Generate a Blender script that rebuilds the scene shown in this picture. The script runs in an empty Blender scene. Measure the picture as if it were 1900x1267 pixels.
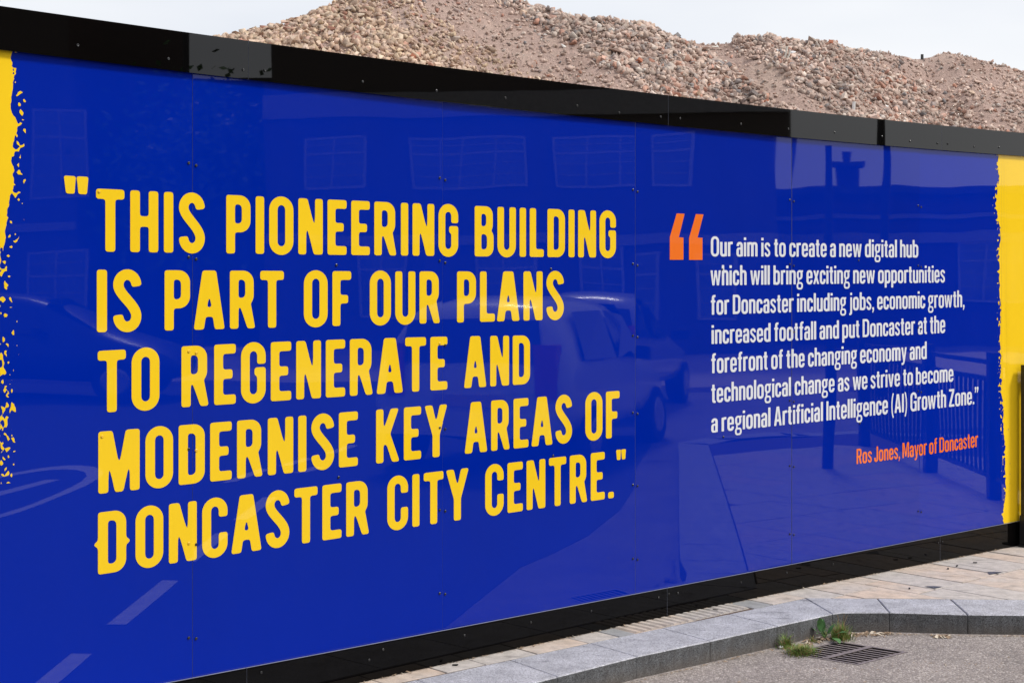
import bpy, bmesh, math, random
import numpy as np
from mathutils import Vector, Matrix, noise

random.seed(7)
RNG = np.random.default_rng(11)
S = bpy.context.scene
COL = S.collection

# ------------------------------------------------------------------ camera
EYE = 1.695            # eye height over the pavement
FPX = 2800.0           # focal length in photo pixels (1900 wide)
cam_d = bpy.data.cameras.new("camera")
cam = bpy.data.objects.new("camera", cam_d)
COL.objects.link(cam)
cam.location = (0, 0, EYE)
cam.rotation_euler = (math.radians(90), 0, 0)
cam_d.sensor_width = 36.0
cam_d.lens = 36.0 * FPX / 1900.0
cam_d.shift_y = -(633.5 - 524.0) / 1900.0
cam_d.clip_start = 0.05
cam_d.clip_end = 1500
S.camera = cam
S.render.resolution_x = 1024
S.render.resolution_y = 682

# ------------------------------------------------------------------ sky, sun, exposure
SUN_EL, SUN_AZ = 50.0, 8.0     # azimuth measured from +X towards -Y
world = bpy.data.worlds.new("World")
S.world = world
world.use_nodes = True
wn = world.node_tree
for n in list(wn.nodes):
    wn.nodes.remove(n)
def wnode(t, **kw):
    n = wn.nodes.new(t)
    for k, v in kw.items():
        setattr(n, k, v)
    return n
w_out = wnode("ShaderNodeOutputWorld")
w_sky = wnode("ShaderNodeTexSky", sky_type='NISHITA', sun_disc=False)
w_sky.sun_elevation = math.radians(SUN_EL)
w_sky.sun_rotation = math.radians(90 + SUN_AZ)
w_sky.dust_density = 3.0
w_b1 = wnode("ShaderNodeBackground"); w_b1.inputs[1].default_value = 0.10
w_b2 = wnode("ShaderNodeBackground"); w_b2.inputs[1].default_value = 0.545
w_tc = wnode("ShaderNodeTexCoord")
w_map = wnode("ShaderNodeMapping"); w_map.inputs['Scale'].default_value = (1, 1, 3.2); w_map.inputs['Location'].default_value = (3.1, 1.4, 0.6)
w_no = wnode("ShaderNodeTexNoise"); w_no.inputs['Scale'].default_value = 1.9
w_no.inputs['Detail'].default_value = 5; w_no.inputs['Roughness'].default_value = 0.5
w_cr = wnode("ShaderNodeValToRGB")
w_cr.color_ramp.elements[0].position = 0.36; w_cr.color_ramp.elements[0].color = (0.78, 0.81, 0.88, 1)
w_cr.color_ramp.elements[1].position = 0.62; w_cr.color_ramp.elements[1].color = (0.96, 0.965, 0.985, 1)
w_mx = wnode("ShaderNodeMixShader"); w_mx.inputs[0].default_value = 0.88
L = wn.links.new
L(w_sky.outputs[0], w_b1.inputs[0])
L(w_tc.outputs['Generated'], w_map.inputs[0]); L(w_map.outputs[0], w_no.inputs['Vector'])
L(w_no.outputs['Fac'], w_cr.inputs[0]); L(w_cr.outputs[0], w_b2.inputs[0])
L(w_b1.outputs[0], w_mx.inputs[1]); L(w_b2.outputs[0], w_mx.inputs[2]); L(w_mx.outputs[0], w_out.inputs[0])

sun_d = bpy.data.lights.new("sun", 'SUN')
sun_d.energy = 1.5
sun_d.angle = math.radians(10)
sun_d.color = (1.0, 0.965, 0.91)
sun = bpy.data.objects.new("sun", sun_d)
COL.objects.link(sun)
_e, _a = math.radians(SUN_EL), math.radians(SUN_AZ)
sdir = Vector((math.cos(_e) * math.cos(_a), -math.cos(_e) * math.sin(_a), math.sin(_e)))
sun.rotation_euler = sdir.to_track_quat('Z', 'Y').to_euler()
sun.location = sdir * 60
S.view_settings.view_transform = 'Standard'
S.view_settings.look = 'None'
S.view_settings.gamma = 1
S.view_settings.use_curve_mapping = False
S.view_settings.exposure = 0.93

# ------------------------------------------------------------------ helpers
def mk(name, verts, faces, mat, parent=None, smooth=False, midx=None, loc=None):
    me = bpy.data.meshes.new(name)
    me.from_pydata([tuple(v) for v in verts], [], [tuple(f) for f in faces])
    mats = mat if isinstance(mat, (list, tuple)) else [mat]
    for m in mats:
        me.materials.append(m)
    if midx is not None:
        me.polygons.foreach_set('material_index', np.asarray(midx, dtype=np.int32))
    if smooth:
        me.polygons.foreach_set('use_smooth', np.ones(len(me.polygons), dtype=bool))
    me.update()
    o = bpy.data.objects.new(name, me)
    COL.objects.link(o)
    if parent is not None:
        o.parent = parent
    if loc is not None:
        o.location = loc
    return o

def link_mesh(name, me, parent=None, loc=(0, 0, 0), rot=(0, 0, 0), scale=None):
    o = bpy.data.objects.new(name, me)
    COL.objects.link(o)
    o.location = loc
    o.rotation_euler = rot
    if scale is not None:
        o.scale = scale if isinstance(scale, (tuple, list, Vector)) else (scale,) * 3
    if parent is not None:
        o.parent = parent
    return o

def empty(name, loc=(0, 0, 0), rz=0.0):
    o = bpy.data.objects.new(name, None)
    o.empty_display_size = 0.2
    COL.objects.link(o)
    o.location = loc
    o.rotation_euler = (0, 0, rz)
    return o

def tag(o, label=None, cat=None, group=None, kind=None):
    if label: o['label'] = label
    if cat: o['category'] = cat
    if group: o['group'] = group
    if kind: o['kind'] = kind
    return o

class MB:
    """collects primitives into one mesh"""
    def __init__(s): s.v = []; s.f = []; s.m = []
    def add(s, vs, fs, m=0):
        k = len(s.v)
        s.v += [tuple(p) for p in vs]
        s.f += [tuple(i + k for i in f) for f in fs]
        s.m += [m] * len(fs)
    def box(s, x0, y0, z0, x1, y1, z1, m=0, M=None):
        vs = [Vector(p) for p in ((x0,y0,z0),(x1,y0,z0),(x1,y1,z0),(x0,y1,z0),(x0,y0,z1),(x1,y0,z1),(x1,y1,z1),(x0,y1,z1))]
        if M is not None: vs = [M @ p for p in vs]
        s.add(vs, [(0,3,2,1),(4,5,6,7),(0,1,5,4),(1,2,6,5),(2,3,7,6),(3,0,4,7)], m)
    def cyl(s, p0, p1, r0, r1=None, n=12, m=0):
        r1 = r0 if r1 is None else r1
        p0 = Vector(p0); p1 = Vector(p1); d = (p1 - p0).normalized()
        a = d.orthogonal().normalized(); b = d.cross(a)
        vs = []
        for p, r in ((p0, r0), (p1, r1)):
            for i in range(n):
                t = 2 * math.pi * i / n
                vs.append(p + a * (r * math.cos(t)) + b * (r * math.sin(t)))
        fs = [(i, (i + 1) % n, n + (i + 1) % n, n + i) for i in range(n)]
        fs += [tuple(range(n))[::-1], tuple(range(n, 2 * n))]
        s.add(vs, fs, m)
    def prism(s, poly, z0, z1, bev=0.0, m_top=0, m_side=0):
        """poly: CCW xy polygon; optional chamfer on the top edge"""
        n = len(poly)
        P = [Vector((p[0], p[1])) for p in poly]
        if bev > 0:
            I = inset(P, bev)
            vs = [(p.x, p.y, z0) for p in P] + [(p.x, p.y, z1 - bev) for p in P] + [(p.x, p.y, z1) for p in I]
            fs = [tuple(range(2 * n, 3 * n))]; ms = [m_top]
            for k in (0, 1):
                for i in range(n):
                    j = (i + 1) % n
                    fs.append((k * n + i, k * n + j, (k + 1) * n + j, (k + 1) * n + i)); ms.append(m_side if k == 0 else m_top)
        else:
            vs = [(p.x, p.y, z0) for p in P] + [(p.x, p.y, z1) for p in P]
            fs = [tuple(range(n, 2 * n))]; ms = [m_top]
            for i in range(n):
                j = (i + 1) % n
                fs.append((i, j, n + j, n + i)); ms.append(m_side)
        k = len(s.v)
        s.v += vs
        s.f += [tuple(i + k for i in f) for f in fs]
        s.m += ms
    def build(s, name, mat, parent=None, smooth=False, loc=None):
        return mk(name, s.v, s.f, mat, parent, smooth, s.m if isinstance(mat, (list, tuple)) else None, loc)

def inset(P, d):
    """inset of a convex CCW polygon"""
    n = len(P); out = []
    for i in range(n):
        a, b, c = P[i - 1], P[i], P[(i + 1) % n]
        e1 = (b - a); e2 = (c - b)
        if e1.length < 1e-9 or e2.length < 1e-9:
            out.append(b.copy()); continue
        e1.normalize(); e2.normalize()
        n1 = Vector((-e1.y, e1.x)); n2 = Vector((-e2.y, e2.x))
        k = 1 + n1.dot(n2)
        out.append(b + (n1 + n2) * (d / max(k, 0.25)))
    return out

def clip_half(P, a, b):
    """keep the part of polygon P left of the line a->b"""
    a = Vector(a); b = Vector(b); d = b - a
    side = lambda p: d.x * (p.y - a.y) - d.y * (p.x - a.x)
    out = []
    for i in range(len(P)):
        p, q = P[i], P[(i + 1) % len(P)]
        sp, sq = side(p), side(q)
        if sp >= 0: out.append(p)
        if (sp >= 0) != (sq >= 0):
            out.append(p.lerp(q, sp / (sp - sq)))
    return out

# ------------------------------------------------------------------ materials
class NT:
    def __init__(s, name):
        s.mat = bpy.data.materials.new(name)
        s.mat.use_nodes = True
        s.t = s.mat.node_tree
        s.p = next(n for n in s.t.nodes if n.type == 'BSDF_PRINCIPLED')
        s.tc = None
    def n(s, t, **kw):
        x = s.t.nodes.new(t)
        for k, v in kw.items(): setattr(x, k, v)
        return x
    def co(s, kind='Object'):
        if kind == 'World':
            return s.n("ShaderNodeNewGeometry").outputs['Position']
        if s.tc is None: s.tc = s.n("ShaderNodeTexCoord")
        return s.tc.outputs[kind]
    def noise(s, scale, detail=4, rough=0.55, vec=None, out='Fac', stretch=None):
        x = s.n("ShaderNodeTexNoise")
        x.inputs['Scale'].default_value = scale; x.inputs['Detail'].default_value = detail
        x.inputs['Roughness'].default_value = rough
        v = vec if vec is not None else s.co('World')
        if stretch:
            mp = s.n("ShaderNodeMapping"); mp.inputs['Scale'].default_value = stretch
            s.t.links.new(v, mp.inputs[0]); v = mp.outputs[0]
        s.t.links.new(v, x.inputs['Vector'])
        return x.outputs[out]
    def voro(s, scale, vec=None, out='Distance', feature='F1', rnd=1.0):
        x = s.n("ShaderNodeTexVoronoi", feature=feature)
        x.inputs['Scale'].default_value = scale
        x.inputs['Randomness'].default_value = rnd
        s.t.links.new(vec if vec is not None else s.co('World'), x.inputs['Vector'])
        return x.outputs[out]
    def ramp(s, fac, stops):
        x = s.n("ShaderNodeValToRGB")
        e = x.color_ramp.elements
        while len(e) < len(stops): e.new(0.5)
        for i, (p, c) in enumerate(stops):
            e[i].position = p
            e[i].color = (c, c, c, 1) if isinstance(c, (int, float)) else (*c, 1)
        s.t.links.new(fac, x.inputs[0])
        return x.outputs[0]
    def mix(s, fac, a, b, mode='MIX'):
        x = s.n("ShaderNodeMix", data_type='RGBA', blend_type=mode)
        for sock, v in ((x.inputs[0], fac), (x.inputs[6], a), (x.inputs[7], b)):
            if hasattr(v, 'links'): s.t.links.new(v, sock)
            elif isinstance(v, (int, float)): sock.default_value = v if sock == x.inputs[0] else (v, v, v, 1)
            else: sock.default_value = (*v, 1)
        return x.outputs[2]
    def math(s, op, a, b=None):
        x = s.n("ShaderNodeMath", operation=op)
        for i, v in enumerate((a, b)):
            if v is None: continue
            if hasattr(v, 'links'): s.t.links.new(v, x.inputs[i])
            else: x.inputs[i].default_value = v
        return x.outputs[0]
    def set(s, key, v):
        k = s.p.inputs[key]
        if hasattr(v, 'links'): s.t.links.new(v, k)
        elif isinstance(v, (tuple, list)): k.default_value = (*v, 1) if len(v) == 3 else v
        else: k.default_value = v
    def bump(s, h, strength=0.3, dist=0.01):
        x = s.n("ShaderNodeBump"); x.inputs['Strength'].default_value = strength; x.inputs['Distance'].default_value = dist
        s.t.links.new(h, x.inputs['Height']); s.t.links.new(x.outputs[0], s.p.inputs['Normal'])

def simple(name, col, rough=0.6, metal=0.0, var=0.12, scale=9, bump=0.0, bscale=60, spec=0.5):
    m = NT(name)
    f = m.noise(scale, 5, 0.6)
    c2 = tuple(c * (1 - var) for c in col); c1 = tuple(min(1, c * (1 + var)) for c in col)
    m.set('Base Color', m.ramp(f, [(0.3, c2), (0.7, c1)]))
    m.set('Roughness', rough); m.set('Metallic', metal); m.set('Specular IOR Level', spec)
    if bump: m.bump(m.noise(bscale, 4), bump, 0.004)
    return m.mat

def gloss_print(name, col, grain=1.0, spec=0.43):
    """glossy laminated print on aluminium composite: faint dust specks and smears, very light ripple"""
    m = NT(name)
    f = m.noise(2.3, 4, 0.6)
    oi = m.n('ShaderNodeObjectInfo').outputs['Random']
    base = m.ramp(f, [(0.3, tuple(c * 0.97 for c in col)), (0.7, tuple(min(1, c * 1.02) for c in col))])
    if name == 'blue_print': base = m.mix(1.0, base, m.ramp(oi, [(0.0, 0.945), (1.0, 1.045)]), 'MULTIPLY')
    dust = m.ramp(m.noise(140, 2, 0.5), [(0.74, 0.0), (0.80, 0.5)])
    smear = m.ramp(m.noise(5, 6, 0.7, stretch=(1, 1, 0.35)), [(0.5, 0.0), (0.85, 0.05)])
    d = m.math('ADD', m.math('MULTIPLY', dust, 0.05 * grain), m.math('MULTIPLY', smear, 0.05 * grain))
    m.set('Base Color', m.mix(d, base, (0.55, 0.56, 0.6)))
    m.set('Roughness', m.ramp(m.noise(1.6, 5, 0.7), [(0.35, 0.006), (0.75, 0.022)]))
    m.set('IOR', 1.5); m.set('Specular IOR Level', spec)
    m.bump(m.noise(3.2, 1, 0.4), 0.05, 0.003)
    return m.mat

M = {}
M['blue'] = gloss_print('blue_print', (0.0000, 0.0175, 0.330))
M['yellow'] = gloss_print('yellow_print', (0.98, 0.635, 0.018))
M['orange'] = gloss_print('orange_print', (0.92, 0.185, 0.022))
M['white'] = gloss_print('white_print', (0.76, 0.77, 0.80))
M['black'] = gloss_print('black_laminate', (0.0015, 0.0013, 0.0013), 0.1, 0.50)
M['black_low'] = gloss_print('scuffed_black_laminate', (0.0022, 0.0019, 0.0019), 0.12, 0.13)
M['edge'] = simple('cut_board_edge', (0.24, 0.25, 0.30), 0.5, 0.2)
M['backing'] = simple('backing_board', (0.10, 0.12, 0.22), 0.7)
M['screw'] = simple('black_screw', (0.012, 0.012, 0.013), 0.32)
M['screw_y'] = simple('yellow_screw', (0.86, 0.50, 0.012), 0.3)
M['steel'] = simple('black_powder_coat', (0.010, 0.010, 0.011), 0.38, bump=0.05)
M['timber'] = simple('timber', (0.32, 0.22, 0.13), 0.8)

def stone_slab(name, cA, cB, grain_bump=0.35):
    m = NT(name)
    oi = m.n("ShaderNodeObjectInfo").outputs['Random']
    big = m.noise(2.6, 4, 0.6)
    base = m.mix(m.ramp(oi, [(0.35, 0.0), (0.6, 1.0)]), cA, cB)
    base = m.mix(m.ramp(big, [(0.42, 0.0), (0.62, 0.75)]), base, cB)
    fine = m.noise(420, 3, 0.7)
    sp = m.ramp(fine, [(0.30, 0.62), (0.5, 1.0), (0.72, 1.28)])
    base = m.mix(1.0, base, sp, 'MULTIPLY')
    blot = m.ramp(m.noise(14, 6, 0.7), [(0.38, 0.80), (0.6, 1.06)])
    base = m.mix(1.0, base, blot, 'MULTIPLY')
    spots = m.ramp(m.voro(22), [(0.0, 0.45), (0.09, 0.55), (0.13, 1.0)])
    keep = m.ramp(m.noise(6, 2), [(0.56, 0.0), (0.62, 0.8)])
    base = m.mix(keep, base, m.mix(1.0, base, spots, 'MULTIPLY'))
    m.set('Base Color', base)
    m.set('Roughness', 0.82)
    m.bump(fine, grain_bump, 0.003)
    return m.mat
M['slab'] = stone_slab('sandstone_slab', (0.585, 0.465, 0.375), (0.50, 0.455, 0.42))
M['slab_grey'] = stone_slab('grey_slab', (0.33, 0.33, 0.33), (0.30, 0.30, 0.305))

def granite(name, base_c, contrast=1.0, grime=0.0):
    m = NT(name)
    g = m.voro(330, out='Color')
    bw = m.n("ShaderNodeRGBToBW"); m.t.links.new(g, bw.inputs[0])
    k = contrast
    sp = m.ramp(bw.outputs[0], [(0.18, max(0.05, 1 - 0.62 * k)), (0.42, 0.95), (0.62, 1.05), (0.8, 1 + 0.42 * k)])
    c = m.mix(1.0, base_c, sp, 'MULTIPLY')
    c = m.mix(1.0, c, m.ramp(m.noise(7, 6, 0.65), [(0.35, 0.74), (0.65, 1.08)]), 'MULTIPLY')
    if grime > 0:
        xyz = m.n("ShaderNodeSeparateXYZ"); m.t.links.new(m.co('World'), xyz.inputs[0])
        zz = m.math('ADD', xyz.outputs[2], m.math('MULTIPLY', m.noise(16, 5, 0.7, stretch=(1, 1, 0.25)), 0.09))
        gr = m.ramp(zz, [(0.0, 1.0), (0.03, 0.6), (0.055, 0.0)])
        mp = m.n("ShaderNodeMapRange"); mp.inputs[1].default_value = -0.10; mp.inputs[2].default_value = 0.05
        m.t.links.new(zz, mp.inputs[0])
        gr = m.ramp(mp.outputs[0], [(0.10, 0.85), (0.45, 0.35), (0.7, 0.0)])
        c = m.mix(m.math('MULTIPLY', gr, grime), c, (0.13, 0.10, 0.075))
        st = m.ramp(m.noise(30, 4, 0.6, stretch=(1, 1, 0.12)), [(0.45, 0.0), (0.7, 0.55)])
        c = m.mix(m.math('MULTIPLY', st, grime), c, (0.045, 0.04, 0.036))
    m.set('Base Color', c)
    m.set('Roughness', 0.72)
    m.bump(m.noise(300, 3), 0.3, 0.003)
    return m.mat
M['granite_top'] = granite('flamed_granite', (0.425, 0.425, 0.46), 1.0)
def scuff(mat):
    nt = mat.node_tree; p = next(n for n in nt.nodes if n.type == 'BSDF_PRINCIPLED'); src = p.inputs['Base Color'].links[0].from_socket
    g = nt.nodes.new("ShaderNodeNewGeometry"); mp = nt.nodes.new("ShaderNodeMapping"); mp.inputs['Rotation'].default_value = (0, 0, .5); mp.inputs['Scale'].default_value = (2.2, 9, 1)
    no = nt.nodes.new("ShaderNodeTexNoise"); no.inputs['Scale'].default_value = 1.6; no.inputs['Detail'].default_value = 5
    cr = nt.nodes.new("ShaderNodeValToRGB"); cr.color_ramp.elements[0].position = .60; cr.color_ramp.elements[0].color = (1, 1, 1, 1); cr.color_ramp.elements[1].position = .72; cr.color_ramp.elements[1].color = (.62, .62, .62, 1)
    mx = nt.nodes.new("ShaderNodeMix"); mx.data_type = 'RGBA'; mx.blend_type = 'MULTIPLY'; mx.inputs[0].default_value = 1
    l = nt.links.new; l(g.outputs['Position'], mp.inputs[0]); l(mp.outputs[0], no.inputs['Vector']); l(no.outputs['Fac'], cr.inputs[0]); l(src, mx.inputs[6]); l(cr.outputs[0], mx.inputs[7]); l(mx.outputs[2], p.inputs['Base Color'])
scuff(M['granite_top']); scuff(M['slab'])
M['granite_side'] = granite('dark_riser_granite', (0.115, 0.118, 0.124), 1.5, 0.9)  # riser base far darker than the top, with brown road grime low down

def asphalt():
    m = NT('worn_asphalt')
    vc = m.n("ShaderNodeTexVoronoi"); vc.inputs['Scale'].default_value = 118
    m.t.links.new(m.co('World'), vc.inputs['Vector'])
    bw = m.n("ShaderNodeRGBToBW"); m.t.links.new(vc.outputs['Color'], bw.inputs[0])
    agg = m.ramp(bw.outputs[0], [(0.12, (0.10, 0.082, 0.075)), (0.36, (0.23, 0.20, 0.185)), (0.62, (0.33, 0.295, 0.275)), (0.80, (0.50, 0.45, 0.41)), (0.93, (0.80, 0.74, 0.68))])
    gap = m.ramp(vc.outputs['Distance'], [(0.35, 1.0), (0.75, 0.52)])
    c = m.mix(1.0, agg, gap, 'MULTIPLY')
    c = m.mix(0.40, c, (0.34, 0.29, 0.27))
    c = m.mix(1.0, c, m.ramp(m.noise(1.6, 6, 0.65), [(0.3, 0.78), (0.7, 1.16)]), 'MULTIPLY')
    c = m.mix(1.0, c, m.ramp(m.noise(34, 4, 0.7), [(0.3, 0.8), (0.7, 1.15)]), 'MULTIPLY')
    m.set('Base Color', c); m.set('Roughness', 0.85)
    m.bump(m.ramp(vc.outputs['Distance'], [(0.0, 1.0), (0.7, 0.0)]), 0.65, 0.004)
    return m.mat
M['asphalt'] = asphalt()
M['asphalt_dark'] = simple('dark_asphalt', (0.042, 0.046, 0.054), 0.85, var=0.25, scale=40, bump=0.4)
M['paint'] = simple('road_paint', (0.72, 0.72, 0.68), 0.6, var=0.2, scale=20)
M['mortar'] = simple('dirty_joint_mortar', (0.10, 0.065, 0.045), 0.95, var=0.3, scale=40)
M['joint_dark'] = simple('bitumen_infill', (0.06, 0.066, 0.09), 0.6, var=0.4, scale=70)
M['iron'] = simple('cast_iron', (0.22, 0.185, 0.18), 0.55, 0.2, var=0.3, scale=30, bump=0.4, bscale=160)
M['iron_side'] = simple('dark_iron_side', (0.028, 0.020, 0.017), 0.9, 0, var=.4, scale=40)  # sides much darker than the bar tops
M['pit'] = simple('shade_black_pit', (0.022, 0.018, 0.015), 0.95)  # near-black, the shade below the bars is put into the pit colour
M['earth'] = simple('site_earth', (0.30, 0.22, 0.175), 0.95, var=0.2, scale=1.5, bump=0.5)

# ------------------------------------------------------------------ ground, road
GR = [(1.629, 7.549), (1.917, 7.332), (1.625, 7.087), (1.337, 7.304)]    # gully grate corners (top, right, bottom, left)
def sheet(name, x0, y0, x1, y1, z, mat):
    hole = [GR[3], GR[2], GR[1], GR[0]]            # CCW from the left corner
    out = [(x0, y0), (x1, y0), (x1, y1), (x0, y1)]
    vs = [(x, y, z) for x, y in out] + [(x, y, z) for x, y in hole]
    fs = []
    for i in range(4):
        j = (i + 1) % 4
        fs.append((i, j, 4 + j, 4 + i))
    return mk(name, vs, fs, mat)
hx = [GR[3], GR[2], GR[1], GR[0]]
ground = sheet('ground', -400, -400, 500, 600, -0.13, M['earth']); tag(ground, kind='structure')
road = sheet('road', -40, -40, 70, 22, -0.10, M['asphalt']); tag(road, kind='structure')
# riven dark carriageway further out, where the lane markings are
lane = mk('carriageway', [(-30, -8, -0.096), (60, -8, -0.096), (60, 6.6, -0.096), (9.4, 7.2, -0.096), (5.0, 7.14, -0.096), (3.7, 7.02, -0.096), (3.0, 6.86, -0.096), (2.5, 6.72, -0.096), (0.35, 6.50, -0.096), (-0.6, 5.58, -0.096), (-6, 0.42, -0.096), (-30, -7.5, -0.096)], [tuple(range(12))], M['asphalt_dark'])
tag(lane, kind='structure')
def marking(name, pts, z=-0.092):
    return mk(name, [(x, y, z) for x, y in pts], [tuple(range(len(pts)))], M['paint'], lane)
for x0 in (-2.79, -1.04, 0.71, 2.46, 4.21):
    marking('lane_dash', [(x0, 4.83 - 0.08 * (x0 - .7)), (x0 + 1.13, 4.74 - 0.08 * (x0 - .7)), (x0 + 1.13, 4.84 - 0.08 * (x0 - .7)), (x0, 4.93 - 0.08 * (x0 - .7))])
def ring_arc(cx, cy, rx, ry, w, a0, a1, n=24, z=-0.092):
    vs = []; fs = []
    for i in range(n + 1):
        t = math.radians(a0 + (a1 - a0) * i / n)
        for r in (1, 1 + w):
            vs.append((cx + rx * r * math.cos(t), cy + ry * r * math.sin(t), z))
    for i in range(n): fs.append((2 * i, 2 * i + 1, 2 * i + 3, 2 * i + 2))
    return mk('curved_marking', vs, fs, M['paint'], lane)
ring_arc(4.7, 2.25, 2.2, 0.55, 0.14, -150, 150)
marking('arrow_marking', [(4.2, 2.1), (6.2, 2.35), (6.2, 2.47), (4.2, 2.25)])
for k, (sx, sy, l) in enumerate(((6.2, 3.9, 1.0), (7.4, 4.05, 0.8), (6.9, 4.3, 0.6), (8.6, 4.2, .9))):
    marking('worn_marking', [(sx, sy), (sx + l, sy + 0.06), (sx + l * .9, sy + 0.16), (sx + .1, sy + 0.10)])

# ------------------------------------------------------------------ pavement
U = Vector((math.cos(math.radians(42)), math.sin(math.radians(42)))); V = Vector((-U.y, U.x))
uv = lambda u, v: U * u + V * v
KB1a, KB1b = Vector((-0.41, 6.457)), Vector((1.582, 8.12))        # back edge of the kerb, left run
d1 = (KB1b - KB1a).normalized()
KBfar = KB1b - d1 * 14
KB2a, KB2b = Vector((1.582, 8.12)), Vector((9.2, 7.78))
pave = empty('pavement'); tag(pave, kind='structure')
bed = MB()
bed.prism([KBfar, KB1b, KB1b + V * 3.2, KBfar + V * 3.2], -0.12, -0.0042)
bed.prism([KB1b, Vector((9.2, 7.78)), Vector((16, 14.6)), Vector((16, 20)), Vector((9, 18)), KB1b + V * 3.2], -0.12, -0.0046)
bed.build('joint_bed', M['mortar'], pave)
DARKU = (7.32, 7.98, 8.60)
def slab(u0, u1, v0, v1, lines, mat, gap=0.0042, prob=1):
    gl = 0.0105 if any(abs(u0 - q) < .01 for q in DARKU) else gap
    gr_ = 0.0105 if any(abs(u1 - q) < .01 for q in DARKU) else gap
    P = [uv(u0 + gl, v0 + gap), uv(u1 - gr_, v0 + gap), uv(u1 - gr_, v1 - gap), uv(u0 + gl, v1 - gap)]
    for a, b in lines:
        P = clip_half(P, a, b)
        if len(P) < 3: return
    area = sum(P[i].x * P[(i + 1) % len(P)].y - P[(i + 1) % len(P)].x * P[i].y for i in range(len(P))) / 2
    if area < 0.004: return
    # drop duplicate corners
    Q = [P[0]]
    for p in P[1:]:
        if (p - Q[-1]).length > 0.004: Q.append(p)
    if (Q[0] - Q[-1]).length < 0.004: Q.pop()
    if len(Q) < 3: return
    b = MB(); dz = random.uniform(-0.0012, 0.0012)
    b.prism(Q, -0.05, dz, 0.0016)
    b.build('paving_slab', mat, pave)
L1 = [(KB1a + V * 0.004, KB1b + V * 0.004)]
L2 = [(KB2a + Vector((0, .004)), KB2b + Vector((0, .004)))]
strip = [1.9, 2.2, 2.55, 2.9, 3.25, 3.56, 3.87, 4.18, 4.40, 4.70, 5.02, 5.22]
for a, b in zip(strip, strip[1:]): slab(a, b, 4.85, 5.45, L1, M['slab'])
slab(5.22, 5.33, 4.85, 5.45, L1, M['slab_grey'])
slab(6.19, 6.34, 4.85, 5.45, L1, M['slab_grey'])
slab(6.34, 6.606, 4.85, 5.45, L1, M['slab'])
slab(6.606, 6.83, 4.885, 5.45, [], M['slab']); slab(6.606, 6.83, 4.2, 4.885, L2, M['slab'])
slab(6.83, 7.145, 4.885, 5.45, [], M['slab']); slab(6.83, 7.145, 4.2, 4.885, L2, M['slab'])
slab(7.145, 7.32, 4.98, 5.45, [], M['slab']); slab(7.145, 7.376, 4.2, 4.63, L2, M['slab']); slab(7.145, 7.32, 4.63, 4.98, L2, M['slab'])
r1 = [7.32, 7.60, 7.79, 7.98, 8.085, 8.40, 8.60, 8.78, 9.06, 9.3, 9.6, 9.8, 10.1, 10.4, 10.7, 11.0]
for a, b in zip(r1, r1[1:]): slab(a, b, 4.632, 5.45, [], M['slab'])
r2 = [7.376, 7.62, 7.94, 8.22, 8.5, 8.8, 9.1, 9.36, 9.66, 9.96, 10.3, 10.6, 10.9]
for a, b in zip(r2, r2[1:]): slab(a, b, 4.03, 4.63, L2, M['slab'])
EE = [((9.35, 7.0), (9.35, 15.0))]
for k, v1 in enumerate((4.03, 3.43, 2.83, 2.23, 1.63, 1.03)):
    u = 7.3 + 0.13 * (k % 3)
    while u < 12.6:
        w = random.choice((0.3, 0.42, 0.6, 0.6))
        slab(u, u + w, v1 - 0.6, v1, L2 + EE, M['slab'])
        u += w
# corduroy tactile paving: each ribbed unit is one slab, the ribs are raised rods
for u0, u1 in ((5.33, 5.76), (5.76, 6.19)):
    b = MB()
    b.prism([uv(u0 + .002, 5.025), uv(u1 - .002, 5.020), uv(u1 - .002, 5.40), uv(u0 + .002, 5.40)], -0.05, -0.004)
    n = 8; p = (u1 - u0) / n
    for i in range(n):
        c = u0 + p * (i + .5)
        prof = [(-0.020, -0.0035), (-0.012, 0.004), (0.012, 0.004), (0.020, -0.0035)]
        vs = []
        for vv in (5.03 - 0.005 * (c - 5.3), 5.39):
            for dx, z in prof:
                q = uv(c + dx, vv); vs.append((q.x, q.y, z))
        b.add(vs, [(0, 1, 5, 4), (1, 2, 6, 5), (2, 3, 7, 6), (0, 3, 2, 1), (4, 5, 6, 7)])
    tag(b.build('tactile_slab', M['slab'], pave), 'ribbed corduroy paving slab')
for pts in ([(2.300, 8.420), (2.343, 8.364), (2.400, 8.412), (2.35, 8.424)], [(2.782, 8.838), (2.770, 8.756), (2.875, 8.832), (2.83, 8.844)]):
    mk('infill_wedge', [(x, y, 0.0022) for x, y in pts], [tuple(range(len(pts)))], M['joint_dark'], pave)
litter = MB()
for px_, py_ in ((2.58, 8.93), (2.80, 9.12), (2.66, 9.02), (-0.25, 6.68), (2.2, 8.35), (1.05, 7.8)):
    a = random.random() * 6; q = Vector((px_, py_)); e = Vector((math.cos(a), math.sin(a))) * .012; g = Vector((-e.y, e.x)) * .4
    litter.prism([q - e - g, q + e - g * .5, q + e * 1.2 + g, q - e * .6 + g], 0.002, 0.007)
tag(litter.build('pavement_litter', M['screw']), 'tiny dark scraps scattered on the pale paving slabs', 'litter', kind='stuff')

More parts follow.
